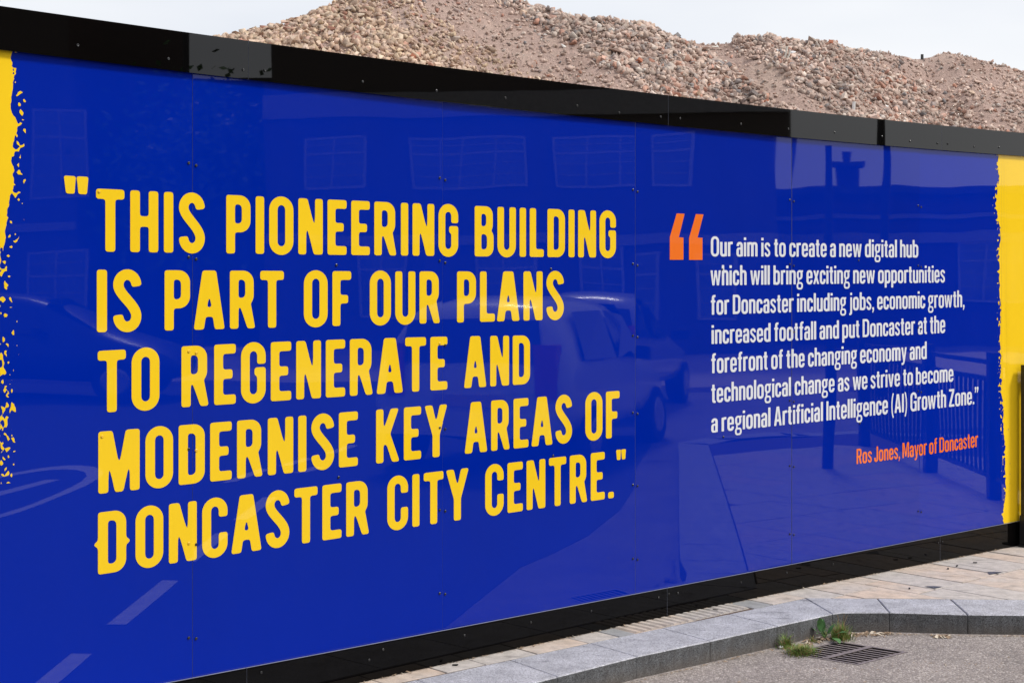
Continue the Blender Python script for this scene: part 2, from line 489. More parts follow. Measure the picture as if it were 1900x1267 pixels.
# ------------------------------------------------------------------ kerb
kerb = empty('kerb'); tag(kerb, kind='structure')
def kstone(fa, fb, bb, ba, extra=None):
    P = [Vector(p) for p in ([fa] + (extra or []) + [fb, bb, ba])]
    g = 0.0020 if fa[0] > 1.9 else 0.0012
    P = inset(P, g)
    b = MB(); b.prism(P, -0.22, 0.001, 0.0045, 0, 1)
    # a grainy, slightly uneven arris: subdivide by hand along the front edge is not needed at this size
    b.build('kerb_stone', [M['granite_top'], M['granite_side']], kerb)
fdir = Vector((0.567 - 0.197, 6.842 - 6.492)).normalized()
fpt = lambda t: tuple(Vector((0.197, 6.492)) + fdir * t)
bdir = (Vector((0.365, 7.098)) - Vector((-0.01, 6.78))).normalized()
bpt = lambda t: tuple(Vector((-0.01, 6.78)) + bdir * t)
for t in (-4.2, -3.4, -2.6, -1.8, -1.15, -0.52):
    t1 = {-4.2: -3.4, -3.4: -2.6, -2.6: -1.8, -1.8: -1.15, -1.15: -0.52, -0.52: 0}[t]
    kstone(fpt(t), fpt(t1), bpt(t1), bpt(t))
kstone((0.197, 6.492), (0.567, 6.842), (0.365, 7.098), (-0.01, 6.78))
kstone((0.567, 6.842), (0.938, 7.137), (0.735, 7.405), (0.365, 7.098))
kstone((0.938, 7.137), (1.308, 7.445), (1.108, 7.717), (0.735, 7.405))
kstone((1.308, 7.445), (1.640, 7.722), (1.576, 8.108), (1.108, 7.717))
kstone((1.640, 7.722), (1.94, 7.755), (1.96, 8.099), (1.578, 8.112), [(1.70, 7.752)])
def kfront(x): return 7.755 - 0.13 * (x - 1.94) if x < 2.33 else 7.704 - 0.036 * (x - 2.33)
def kback(x): return 8.116 - 0.04463 * (x - 1.582)
xs_ = [1.94, 2.328, 2.90] + [2.90 + 0.9 * i for i in range(1, 8)]
for a, b in zip(xs_, xs_[1:]):
    kstone((a, kfront(a)), (b, kfront(b)), (b + .02, kback(b)), (a + .02, kback(a)))
arc = [(9.2, 7.46), (9.9, 7.75), (10.4, 8.4), (10.6, 9.3), (10.6, 10.4), (10.6, 11.6)]
for a, b in zip(arc, arc[1:]):
    d = (Vector(b) - Vector(a)).normalized(); nn = Vector((-d.y, d.x)) * .33
    kstone(a, b, tuple(Vector(b) + nn), tuple(Vector(a) + nn))

# ------------------------------------------------------------------ gully grate
grate = empty('gully_grate', (1.627, 7.318, -0.1))
tag(grate, 'square cast iron drain grate set in the road below the kerb corner', 'drain grate')
A0 = Vector(GR[0]); ex = Vector(GR[1]) - A0; ey = Vector(GR[3]) - A0     # ex: along the bars, ey: across
def gpt(s, t, z): p = A0 + ex * s + ey * t; return (p.x - 1.627, p.y - 7.318, z)
def gbar(b, s0, s1, t0, t1, z0, z1):
    vs = [gpt(s0, t0, z0), gpt(s1, t0, z0), gpt(s1, t1, z0), gpt(s0, t1, z0), gpt(s0, t0, z1), gpt(s1, t0, z1), gpt(s1, t1, z1), gpt(s0, t1, z1)]
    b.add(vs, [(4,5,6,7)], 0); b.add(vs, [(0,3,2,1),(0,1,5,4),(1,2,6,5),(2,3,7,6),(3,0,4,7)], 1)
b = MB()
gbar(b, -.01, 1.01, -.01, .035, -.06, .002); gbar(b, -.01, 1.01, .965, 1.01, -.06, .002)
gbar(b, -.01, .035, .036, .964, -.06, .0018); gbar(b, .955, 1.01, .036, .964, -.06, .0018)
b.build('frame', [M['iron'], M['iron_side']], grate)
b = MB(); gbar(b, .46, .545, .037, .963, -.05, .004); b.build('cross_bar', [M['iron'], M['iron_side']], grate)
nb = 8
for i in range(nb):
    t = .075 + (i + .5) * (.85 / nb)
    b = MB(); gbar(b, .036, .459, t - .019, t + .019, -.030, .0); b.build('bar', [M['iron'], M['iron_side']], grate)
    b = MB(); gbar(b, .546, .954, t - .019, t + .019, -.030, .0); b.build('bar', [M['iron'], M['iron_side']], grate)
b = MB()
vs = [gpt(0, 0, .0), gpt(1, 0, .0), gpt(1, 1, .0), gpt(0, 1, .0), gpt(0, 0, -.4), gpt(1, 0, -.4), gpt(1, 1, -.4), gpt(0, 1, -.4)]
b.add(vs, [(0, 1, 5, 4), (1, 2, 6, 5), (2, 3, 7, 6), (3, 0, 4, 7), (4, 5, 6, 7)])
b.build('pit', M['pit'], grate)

# ------------------------------------------------------------------ the hoarding
WC = (-0.0133266, 0.88577466, 6.99411585)          # plan curve Y(X), X in metres from the eye
wy = lambda X: WC[0] * X * X + WC[1] * X + WC[2]
wd = lambda X: 2 * WC[0] * X + WC[1]
XS = np.linspace(-6, 12, 6001)
SS = np.concatenate([[0], np.cumsum(np.hypot(np.diff(XS), np.diff(wy(XS))))])
SS -= np.interp(0, XS, SS)
s_of = lambda X: np.interp(X, XS, SS)
x_of = lambda s: np.interp(s, SS, XS)
def x_at(px):
    k = (px - 950.0) / FPX
    if abs(k) < 1e-9: return 0.0
    a, b_, c = WC[0] * k, WC[1] * k - 1, WC[2] * k
    return (-b_ - math.sqrt(b_ * b_ - 4 * a * c)) / (2 * a) if abs(a) > 1e-12 else -c / b_
def z_at(px, py):
    X = x_at(px); return EYE + (524.0 - py) * wy(X) / FPX
z_top = lambda X: EYE + 0.9525 - 0.0075 * X + 0.0032 * X * X
z_fas = lambda X: Z_F(X)
def fitq(samples):
    X = [x_at(p[0]) for p in samples]; Z = [z_at(*p) for p in samples]
    c = np.polyfit(X, Z, 2)
    lo, hi = min(X), max(X)
    def f(x):
        x = np.clip(x, lo - .3, hi + .3)
        return np.polyval(c, x)
    return f
Z_T = fitq([(0,11.6),(313,57),(400,70.4),(456,78),(526,87),(900,136.8),(1000,149.2),(1235,177.8),(1400,196.5),(1500,207.5),(1743,233),(1900,248.7)])
Z_F = fitq([(0,92),(357,137.6),(400,142.7),(500,155),(818,190.3),(900,199),(1000,209.3),(1178,227.4),(1235,233.4),(1400,249),(1743,278.6),(1900,291.6)])
Z_P = fitq([(298,1267),(453,1237),(600,1209.4),(700,1191),(1220,1092.2),(1234,1089.6),(1300,1077.5),(1740,993.5),(1868,969.7)])

seams_px = [357, 821.5, 1178, 1469.5, 1706.5]
sm = [float(s_of(x_at(p))) for p in seams_px]
while sm[0] > -5.5: sm.insert(0, sm[0] - 1.22)
while sm[-1] < 9.0: sm.append(sm[-1] + 1.22)
sm = np.array(sm)
r2_ = random.Random(5)
TILT = [r2_.uniform(-1, 1) * 0.0030 for _ in sm]
i0 = int(np.searchsorted(sm, float(s_of(x_at(1000)))) - 1)
TILT[i0] = 0.0042; TILT[i0 + 1] = -0.0040; TILT[i0 - 1] = -0.0012; TILT[i0 - 2] = 0.0022; TILT[i0 + 2] = 0.001
BUL = [(r2_.uniform(.5, 1.2) * random.choice((-1, 1)), r2_.uniform(0, 6.28), r2_.uniform(2.2, 3.6)) for _ in sm]
def dev(s, z):
    s = np.asarray(s, float)
    i = np.clip(np.searchsorted(sm, s) - 1, 0, len(sm) - 2)
    a = sm[i]; w = sm[i + 1] - a; t = (s - a) / w
    T = np.array(TILT)[i]; B = np.array(BUL)[i]
    return T * (s - a - w / 2) + 0.00055 * B[..., 0] * np.sin(math.pi * t) * np.sin(B[..., 2] * z + B[..., 1]) + 0.00020 * np.sin(7.1 * s + 2.1 * z) * np.sin(4.3 * z + s)
def wallpts(X, z, off, use_dev=True):
    X = np.asarray(X, float); z = np.asarray(z, float)
    d = wd(X); L_ = np.sqrt(1 + d * d)
    nx, ny = d / L_, -1 / L_
    o = off + (dev(s_of(X), z) if use_dev else 0)
    return np.stack([X + nx * o, wy(X) + ny * o, z], -1)

hoard = empty('hoarding', (0, float(wy(0)), 0))
tag(hoard, 'long glossy blue site hoarding with yellow and white quotations between black bands', 'hoarding')
HO = Vector((0, float(wy(0)), 0))
def hpart(name, verts, faces, mat, **kw):
    v = np.asarray(verts) - np.array(HO)
    return mk(name, v.tolist(), faces, mat, hoard, **kw)

def board(name, s0, s1, zlo, zhi, off, thick, mats, nz=2, ds=0.05, use_dev=False, parent=hoard, rim_top=1, rim_bot=1):
    """curved board: front grid (material 0) and a rim going back by thick (material 1)"""
    ns = max(2, int(round((s1 - s0) / ds)) + 1)
    s = np.linspace(s0, s1, ns); X = x_of(s)
    zl = zlo(X) if callable(zlo) else np.full(ns, zlo)
    zh = zhi(X) if callable(zhi) else np.full(ns, zhi)
    t = np.linspace(0, 1, nz)[:, None]
    Z = zl[None] * (1 - t) + zh[None] * t
    XX = np.broadcast_to(X, Z.shape)
    if use_dev:
        # keep s strictly inside this panel so that dev() picks its own tilt
        sc = np.clip(s, s0 + 1e-4, s1 - 1e-4); XX = np.broadcast_to(x_of(sc), Z.shape)
    F = wallpts(XX, Z, off, use_dev).reshape(-1, 3)
    idx = np.arange(nz * ns).reshape(nz, ns)
    f = np.stack([idx[:-1, :-1], idx[:-1, 1:], idx[1:, 1:], idx[1:, :-1]], -1).reshape(-1, 4).tolist()
    mi = [0] * len(f)
    ring = list(idx[0, :]) + list(idx[1:, -1]) + list(idx[-1, -2::-1]) + list(idx[-2:0:-1, 0])
    # duplicated rim vertices, so that the smooth front stays flat at its edge
    R0 = F[ring]; RX = XX.reshape(-1)[ring]; RZ = Z.reshape(-1)[ring]
    R1 = wallpts(RX, RZ, off - thick, use_dev)
    k = len(F); n = len(ring)
    verts = np.concatenate([F, R0, R1])
    for i in range(n):
        j = (i + 1) % n
        f.append((k + i, k + n + i, k + n + j, k + j)); mi.append(rim_bot if i < ns - 1 else (rim_top if ns + nz - 2 <= i < 2 * ns + nz - 3 else 1))
    v = verts - np.array(HO)
    o = mk(name, v.tolist(), f, mats, parent, smooth=False, midx=mi)
    sm_ = np.zeros(len(f), bool); sm_[:len(f) - n] = True
    o.data.polygons.foreach_set('use_smooth', sm_)
    return o

for a, b in zip(sm, sm[1:]):
    board('panel', a + 0.0009, b - 0.0009, 0.10, lambda X: Z_T(X) - 0.02, 0.0, 0.004, [M['blue'], M['edge']], nz=36, ds=0.04, use_dev=True)
for name, pts, zl, zh in (('fascia_board', (456.5, 1235.5, 1743), Z_F, Z_T), ('kickboard', (453.5, 1233.5, 1740), lambda X: np.zeros_like(np.asarray(X, float)) + 0.002, Z_P)):
    ss = [float(s_of(x_at(p))) for p in pts]
    ss = [ss[0] - 4.88, ss[0] - 2.44] + ss + [ss[-1] + 2.44, ss[-1] + 4.88]; ss = [q for q in ss if q < float(sm[-1]) - .3] + [float(sm[-1])]
    for a, b in zip(ss, ss[1:]):
        bo = board(name, a + 0.0011, b - 0.0011, zl, zh, 0.017, 0.012, [M['black'] if name == 'fascia_board' else M['black_low'], M['edge']], nz=4, ds=0.08, rim_top=0 if name == 'fascia_board' else 1, rim_bot=0)
        tl = r2_.uniform(-1, 1)
        # every board sits a hair differently, so reflections break at the joints
        me = bo.data; co = np.empty(len(me.vertices) * 3); me.vertices.foreach_get('co', co); co = co.reshape(-1, 3)
        t = (co[:, 0] - co[:, 0].min()) / (np.ptp(co[:, 0])) - .5
        co[:, 1] -= 0.0012 * tl * t + 0.0012 * np.cos(math.pi * t)
        me.vertices.foreach_set('co', co.reshape(-1)); me.update()
board('backing_sheet', float(sm[0]), float(sm[-1]), 0.05, lambda X: Z_T(X) - 0.03, -0.016, 0.018, [M['backing'], M['timber']], nz=2, ds=0.1)
for a in np.arange(sm[0] + .3, sm[-1], 2.44):
    X = float(x_of(a)); p = wallpts(X, 0, -0.09, False); d = wd(X); ang = math.atan(d)
    b = MB(); b.box(-.05, -.04, -.12, .05, .04, 2.3); o = b.build('rear_post', M['timber'], hoard)
    o.location = Vector(p) - HO; o.rotation_euler = (0, 0, ang)

# ------------------------------------------------------------------ glyph fields
class G:
    """a glyph drawn as a signed field on a small grid"""
    def __init__(s, w, y0=0.0, y1=1.0, c=0.02, pad=0.05):
        s.w = w; s.c = c
        s.x = np.arange(-pad - c * .37, w + pad + c, c); s.y = np.arange(y0 - pad - c * .37, y1 + pad + c, c)
        s.X, s.Y = np.meshgrid(s.x, s.y)
        s.F = np.full(s.X.shape, 9.0)
    def box(s, x0, y0, x1, y1, r=0.0, rr=None):
        cx, cy, hx_, hy_ = (x0 + x1) / 2, (y0 + y1) / 2, (x1 - x0) / 2, (y1 - y0) / 2
        r = min(r, hx_, hy_)
        qx = np.abs(s.X - cx) - hx_ + r; qy = np.abs(s.Y - cy) - hy_ + r
        return np.hypot(np.maximum(qx, 0), np.maximum(qy, 0)) + np.minimum(np.maximum(qx, qy), 0) - r
    def rbox(s, x0, y0, x1, y1, r):
        """box with only its right corners rounded"""
        return np.minimum(s.box(x0, y0, x1, y1, r), s.box(x0, y0, (x0 + x1) / 2, y1, 0))
    def ring(s, x0, y0, x1, y1, sx, sy, r):
        return np.maximum(s.box(x0, y0, x1, y1, r), -s.box(x0 + sx, y0 + sy, x1 - sx, y1 - sy, max(r - sx * .85, 0.03)))
    def poly(s, P):
        P = np.array(P, float); n = len(P)
        d = np.full(s.X.shape, 1e9); ins = np.zeros(s.X.shape, bool)
        for i in range(n):
            a, b = P[i], P[(i + 1) % n]; e = b - a
            px, py = s.X - a[0], s.Y - a[1]
            h = np.clip((px * e[0] + py * e[1]) / max(e @ e, 1e-12), 0, 1)
            d = np.minimum(d, np.hypot(px - e[0] * h, py - e[1] * h))
            c = (a[1] > s.Y) != (b[1] > s.Y)
            with np.errstate(divide='ignore', invalid='ignore'):
                xi = a[0] + (s.Y - a[1]) / (b[1] - a[1] if b[1] != a[1] else 1e-12) * e[0]
            ins ^= c & (s.X < xi)
        return np.where(ins, -d, d)
    def line(s, P, hw):
        P = np.array(P, float); d = np.full(s.X.shape, 1e9)
        hws = hw if hasattr(hw, '__len__') else [hw] * len(P)
        for i in range(len(P) - 1):
            a, b = P[i], P[i + 1]; e = b - a
            px, py = s.X - a[0], s.Y - a[1]
            h = np.clip((px * e[0] + py * e[1]) / max(e @ e, 1e-12), 0, 1)
            d = np.minimum(d, np.hypot(px - e[0] * h, py - e[1] * h) - (hws[i] * (1 - h) + hws[i + 1] * h))
        return d
    def u(s, *fs):
        for f in fs: s.F = np.minimum(s.F, f)
        return s
    def m(s, *fs):
        for f in fs: s.F = np.maximum(s.F, -f)
        return s
    def soften(s, r):
        k = max(1, int(round(r / s.c)))
        ker = np.array([1, 2, 1.]) / 4
        F = np.clip(s.F, -4 * r - .05, 4 * r + .05)
        for _ in range(k * 2):
            F = np.apply_along_axis(lambda v: np.convolve(np.pad(v, 1, 'edge'), ker, 'valid'), 0, F)
            F = np.apply_along_axis(lambda v: np.convolve(np.pad(v, 1, 'edge'), ker, 'valid'), 1, F)
        s.F = F
        return s

def march(x, y, F):
    """filled contour of F<0: columns of full cells are merged, border cells are cut"""
    V_, Fc = [], []
    ny, nx = F.shape
    ins = F < 0
    full = ins[:-1, :-1] & ins[1:, :-1] & ins[:-1, 1:] & ins[1:, 1:]
    part = (ins[:-1, :-1] | ins[1:, :-1] | ins[:-1, 1:] | ins[1:, 1:]) & ~full
    for i in range(nx - 1):
        col = full[:, i]
        if col.any():
            dcol = np.diff(np.concatenate([[0], col.astype(int), [0]]))
            for a, b in zip(np.where(dcol == 1)[0], np.where(dcol == -1)[0]):
                k = len(V_)
                V_ += [(x[i], y[a]), (x[i + 1], y[a]), (x[i + 1], y[b]), (x[i], y[b])]
                Fc.append((k, k + 1, k + 2, k + 3))
    js, is_ = np.where(part)
    for j, i in zip(js, is_):
        cs = [(x[i], y[j], F[j, i]), (x[i + 1], y[j], F[j, i + 1]), (x[i + 1], y[j + 1], F[j + 1, i + 1]), (x[i], y[j + 1], F[j + 1, i])]
        P = []
        for q in range(4):
            a, b = cs[q], cs[(q + 1) % 4]
            if a[2] < 0: P.append((a[0], a[1]))
            if (a[2] < 0) != (b[2] < 0):
                t = a[2] / (a[2] - b[2]); P.append((a[0] + (b[0] - a[0]) * t, a[1] + (b[1] - a[1]) * t))
        if len(P) >= 3:
            k = len(V_); V_ += P; Fc.append(tuple(range(k, k + len(P))))
    return np.array(V_), Fc

# --- the poster capitals -------------------------------------------------
st, bt = 0.165, 0.160
def arcpts(cx, cy, rx, ry, a0, a1, n=14):
    return [(cx + rx * math.cos(math.radians(a0 + (a1 - a0) * i / n)), cy + ry * math.sin(math.radians(a0 + (a1 - a0) * i / n))) for i in range(n + 1)]
def bez(p0, p1, p2, p3, n=12):
    o = []
    for i in range(n + 1):
        t = i / n; a = (1 - t) ** 3; b = 3 * t * (1 - t) ** 2; c = 3 * t * t * (1 - t); d = t ** 3
        o.append((a * p0[0] + b * p1[0] + c * p2[0] + d * p3[0], a * p0[1] + b * p1[1] + c * p2[1] + d * p3[1]))
    return o
def cap(ch):
    c = 0.02
    if ch == 'T': g = G(.47, c=c); g.u(g.box(0, 1 - bt, .47, 1), g.box(.235 - st / 2, 0, .235 + st / 2, 1))
    elif ch == 'H': g = G(.48, c=c); g.u(g.box(0, 0, st, 1), g.box(.48 - st, 0, .48, 1), g.box(0, .415, .48, .585))
    elif ch == 'I': g = G(st, c=c); g.u(g.box(0, 0, st, 1))
    elif ch == 'O': g = G(.48, c=c); g.u(g.ring(0, -.015, .48, 1.015, st, .15, .24))
    elif ch == 'C':
        g = G(.47, c=c); g.u(g.ring(0, -.015, .47, 1.015, st, .15, .235)); g.m(g.box(.24, .405, .6, .675))
    elif ch == 'G':
        g = G(.47, c=c); g.u(g.ring(0, -.015, .47, 1.015, st, .15, .235)); g.m(g.box(.24, .45, .6, .645)); g.u(g.box(.255, .45, .47, .585), g.box(.47 - st, .25, .47, .585))
    elif ch == 'D':
        g = G(.47, c=c); g.u(np.maximum(g.rbox(0, 0, .47, 1, .2), -g.rbox(st, .15, .47 - st, .85, .11)))
    elif ch == 'd':    # capital D with the two small spurs
        g = G(.59, c=c); o = .06
        g.u(np.maximum(g.rbox(o, 0, o + .47, 1, .2), -g.rbox(o + st, .15, o + .47 - st, .85, .11)))
        g.u(g.poly([(o + .01, .41), (-.01, .475), (-.01, .495), (o + .01, .56)]), g.poly([(o + .46, .41), (o + .54, .475), (o + .54, .495), (o + .46, .56)]))
    elif ch == 'P':
        g = G(.46, c=c); g.u(g.box(0, 0, st, 1), np.maximum(g.rbox(0, .365, .46, 1, .2), -g.rbox(st, .515, .46 - st, .845, .10)))
    elif ch == 'R':
        g = G(.49, c=c); g.u(g.box(0, 0, st, 1), np.maximum(g.rbox(0, .375, .46, 1, .2), -g.rbox(st, .53, .46 - st, .845, .10)))
        g.u(g.poly([(.20, .38), (.34, 0), (.49, 0), (.405, .42), (.30, .48)]))
    elif ch == 'B':
        g = G(.47, c=c); g.u(np.maximum(g.rbox(0, .46, .45, 1, .17), -g.rbox(st, .60, .45 - st, .85, .09)))
        g.u(np.maximum(g.rbox(0, 0, .47, .56, .18), -g.rbox(st, .14, .47 - st, .445, .10)))
    elif ch == 'E': g = G(.40, c=c); g.u(g.box(0, 0, st, 1), g.box(0, 1 - bt, .40, 1), g.box(0, 0, .40, bt), g.box(0, .425, .34, .58))
    elif ch == 'F': g = G(.39, c=c); g.u(g.box(0, 0, st, 1), g.box(0, 1 - bt, .39, 1), g.box(0, .41, .325, .565))
    elif ch == 'L': g = G(.37, c=c); g.u(g.box(0, 0, st, 1), g.box(0, 0, .37, bt))
    elif ch == 'U':
        g = G(.47, c=c); g.u(g.ring(0, -.015, .47, 1.6, st, .15, .235)); g.F = np.maximum(g.F, g.Y - 1)
    elif ch == 'N':
        w = .50; g = G(w, c=c); g.u(g.box(0, 0, w, 1)); g.m(g.poly([(.37 * w, 1.1), (.68 * w, 1.1), (.68 * w, .52), (.64 * w, .52), (.37 * w, 1)]), g.poly([(.32 * w, -.1), (.63 * w, -.1), (.63 * w, 0), (.36 * w, .48), (.32 * w, .48)]))
    elif ch == 'A':
        w = .58; g = G(w, c=c); g.u(g.poly([(0, 0), (.28 * w, 1), (.72 * w, 1), (w, 0)]))
        g.m(g.poly([(.30 * w, -.1), (.385 * w, .215), (.615 * w, .215), (.70 * w, -.1)]), g.poly([(.425 * w, .375), (.5 * w, .62), (.575 * w, .375)]))
    elif ch == 'M':
        w = .69; g = G(w, c=c); g.u(g.box(0, 0, w, 1))
        g.m(g.poly([(.34 * w, 1.1), (.66 * w, 1.1), (.66 * w, 1), (.51 * w, .46), (.49 * w, .46), (.34 * w, 1)]), g.poly([(.24 * w, -.1), (.24 * w, .40), (.275 * w, .40), (.40 * w, 0), (.40 * w, -.1)]), g.poly([(.76 * w, -.1), (.76 * w, .40), (.725 * w, .40), (.60 * w, 0), (.60 * w, -.1)]))
    elif ch == 'K':
        w = .53; g = G(w, c=c); g.u(g.box(0, 0, st, 1), g.poly([(.25 * w, .40), (.25 * w, .52), (.62 * w, 1), (.97 * w, 1), (.60 * w, .53), (w, 0), (.68 * w, 0), (.36 * w, .45)]))
        g.u(g.poly([(.25 * w, .33), (.25 * w, .50), (.5 * w, .75), (.6 * w, .53), (.5 * w, .33)]))
        g.m(g.poly([(.32 * w, -.1), (.32 * w, .30), (.36 * w, .36), (.62 * w, .06), (.67 * w, -.1)]))
    elif ch == 'Y':
        w = .55; g = G(w, c=c); g.u(g.poly([(0, 1), (.34 * w, 1), (.5 * w, .66), (.66 * w, 1), (w, 1), (.655 * w, .42), (.655 * w, 0), (.345 * w, 0), (.345 * w, .42)]))
    elif ch == 'S':
        w = .47; g = G(w, c=c); h = .084
        path = arcpts(.235, .755, .150, .172, 0, 180) + bez((.085, .755), (.085, .60), (.385, .43), (.385, .250))[1:] + arcpts(.235, .245, .150, .172, 0, -180)[1:]
        g.u(g.line(path, h)); g.m(g.box(.26, .60, .6, .745) if False else g.poly([(.26, .60), (.26, .712), (.6, .765), (.6, .60), (.36, .56)]), g.poly([(.21, .40), (.21, .288), (-.2, .235), (-.2, .40), (.11, .45)]))
        g.u(g.line(bez((.085, .755), (.085, .60), (.385, .43), (.385, .250)), h))
    elif ch == '.': g = G(.17, c=c); g.u(g.box(0, 0, st, .135))
    elif ch == '"':
        g = G(1.32, c=.05); g.u(g.poly([(0, 1), (.62, 1), (.58, 0), (.12, 0)]), g.poly([(.70, 1), (1.32, 1), (1.24, 0), (.78, 0)])); return g.soften(.05)
    return g.soften(.018)

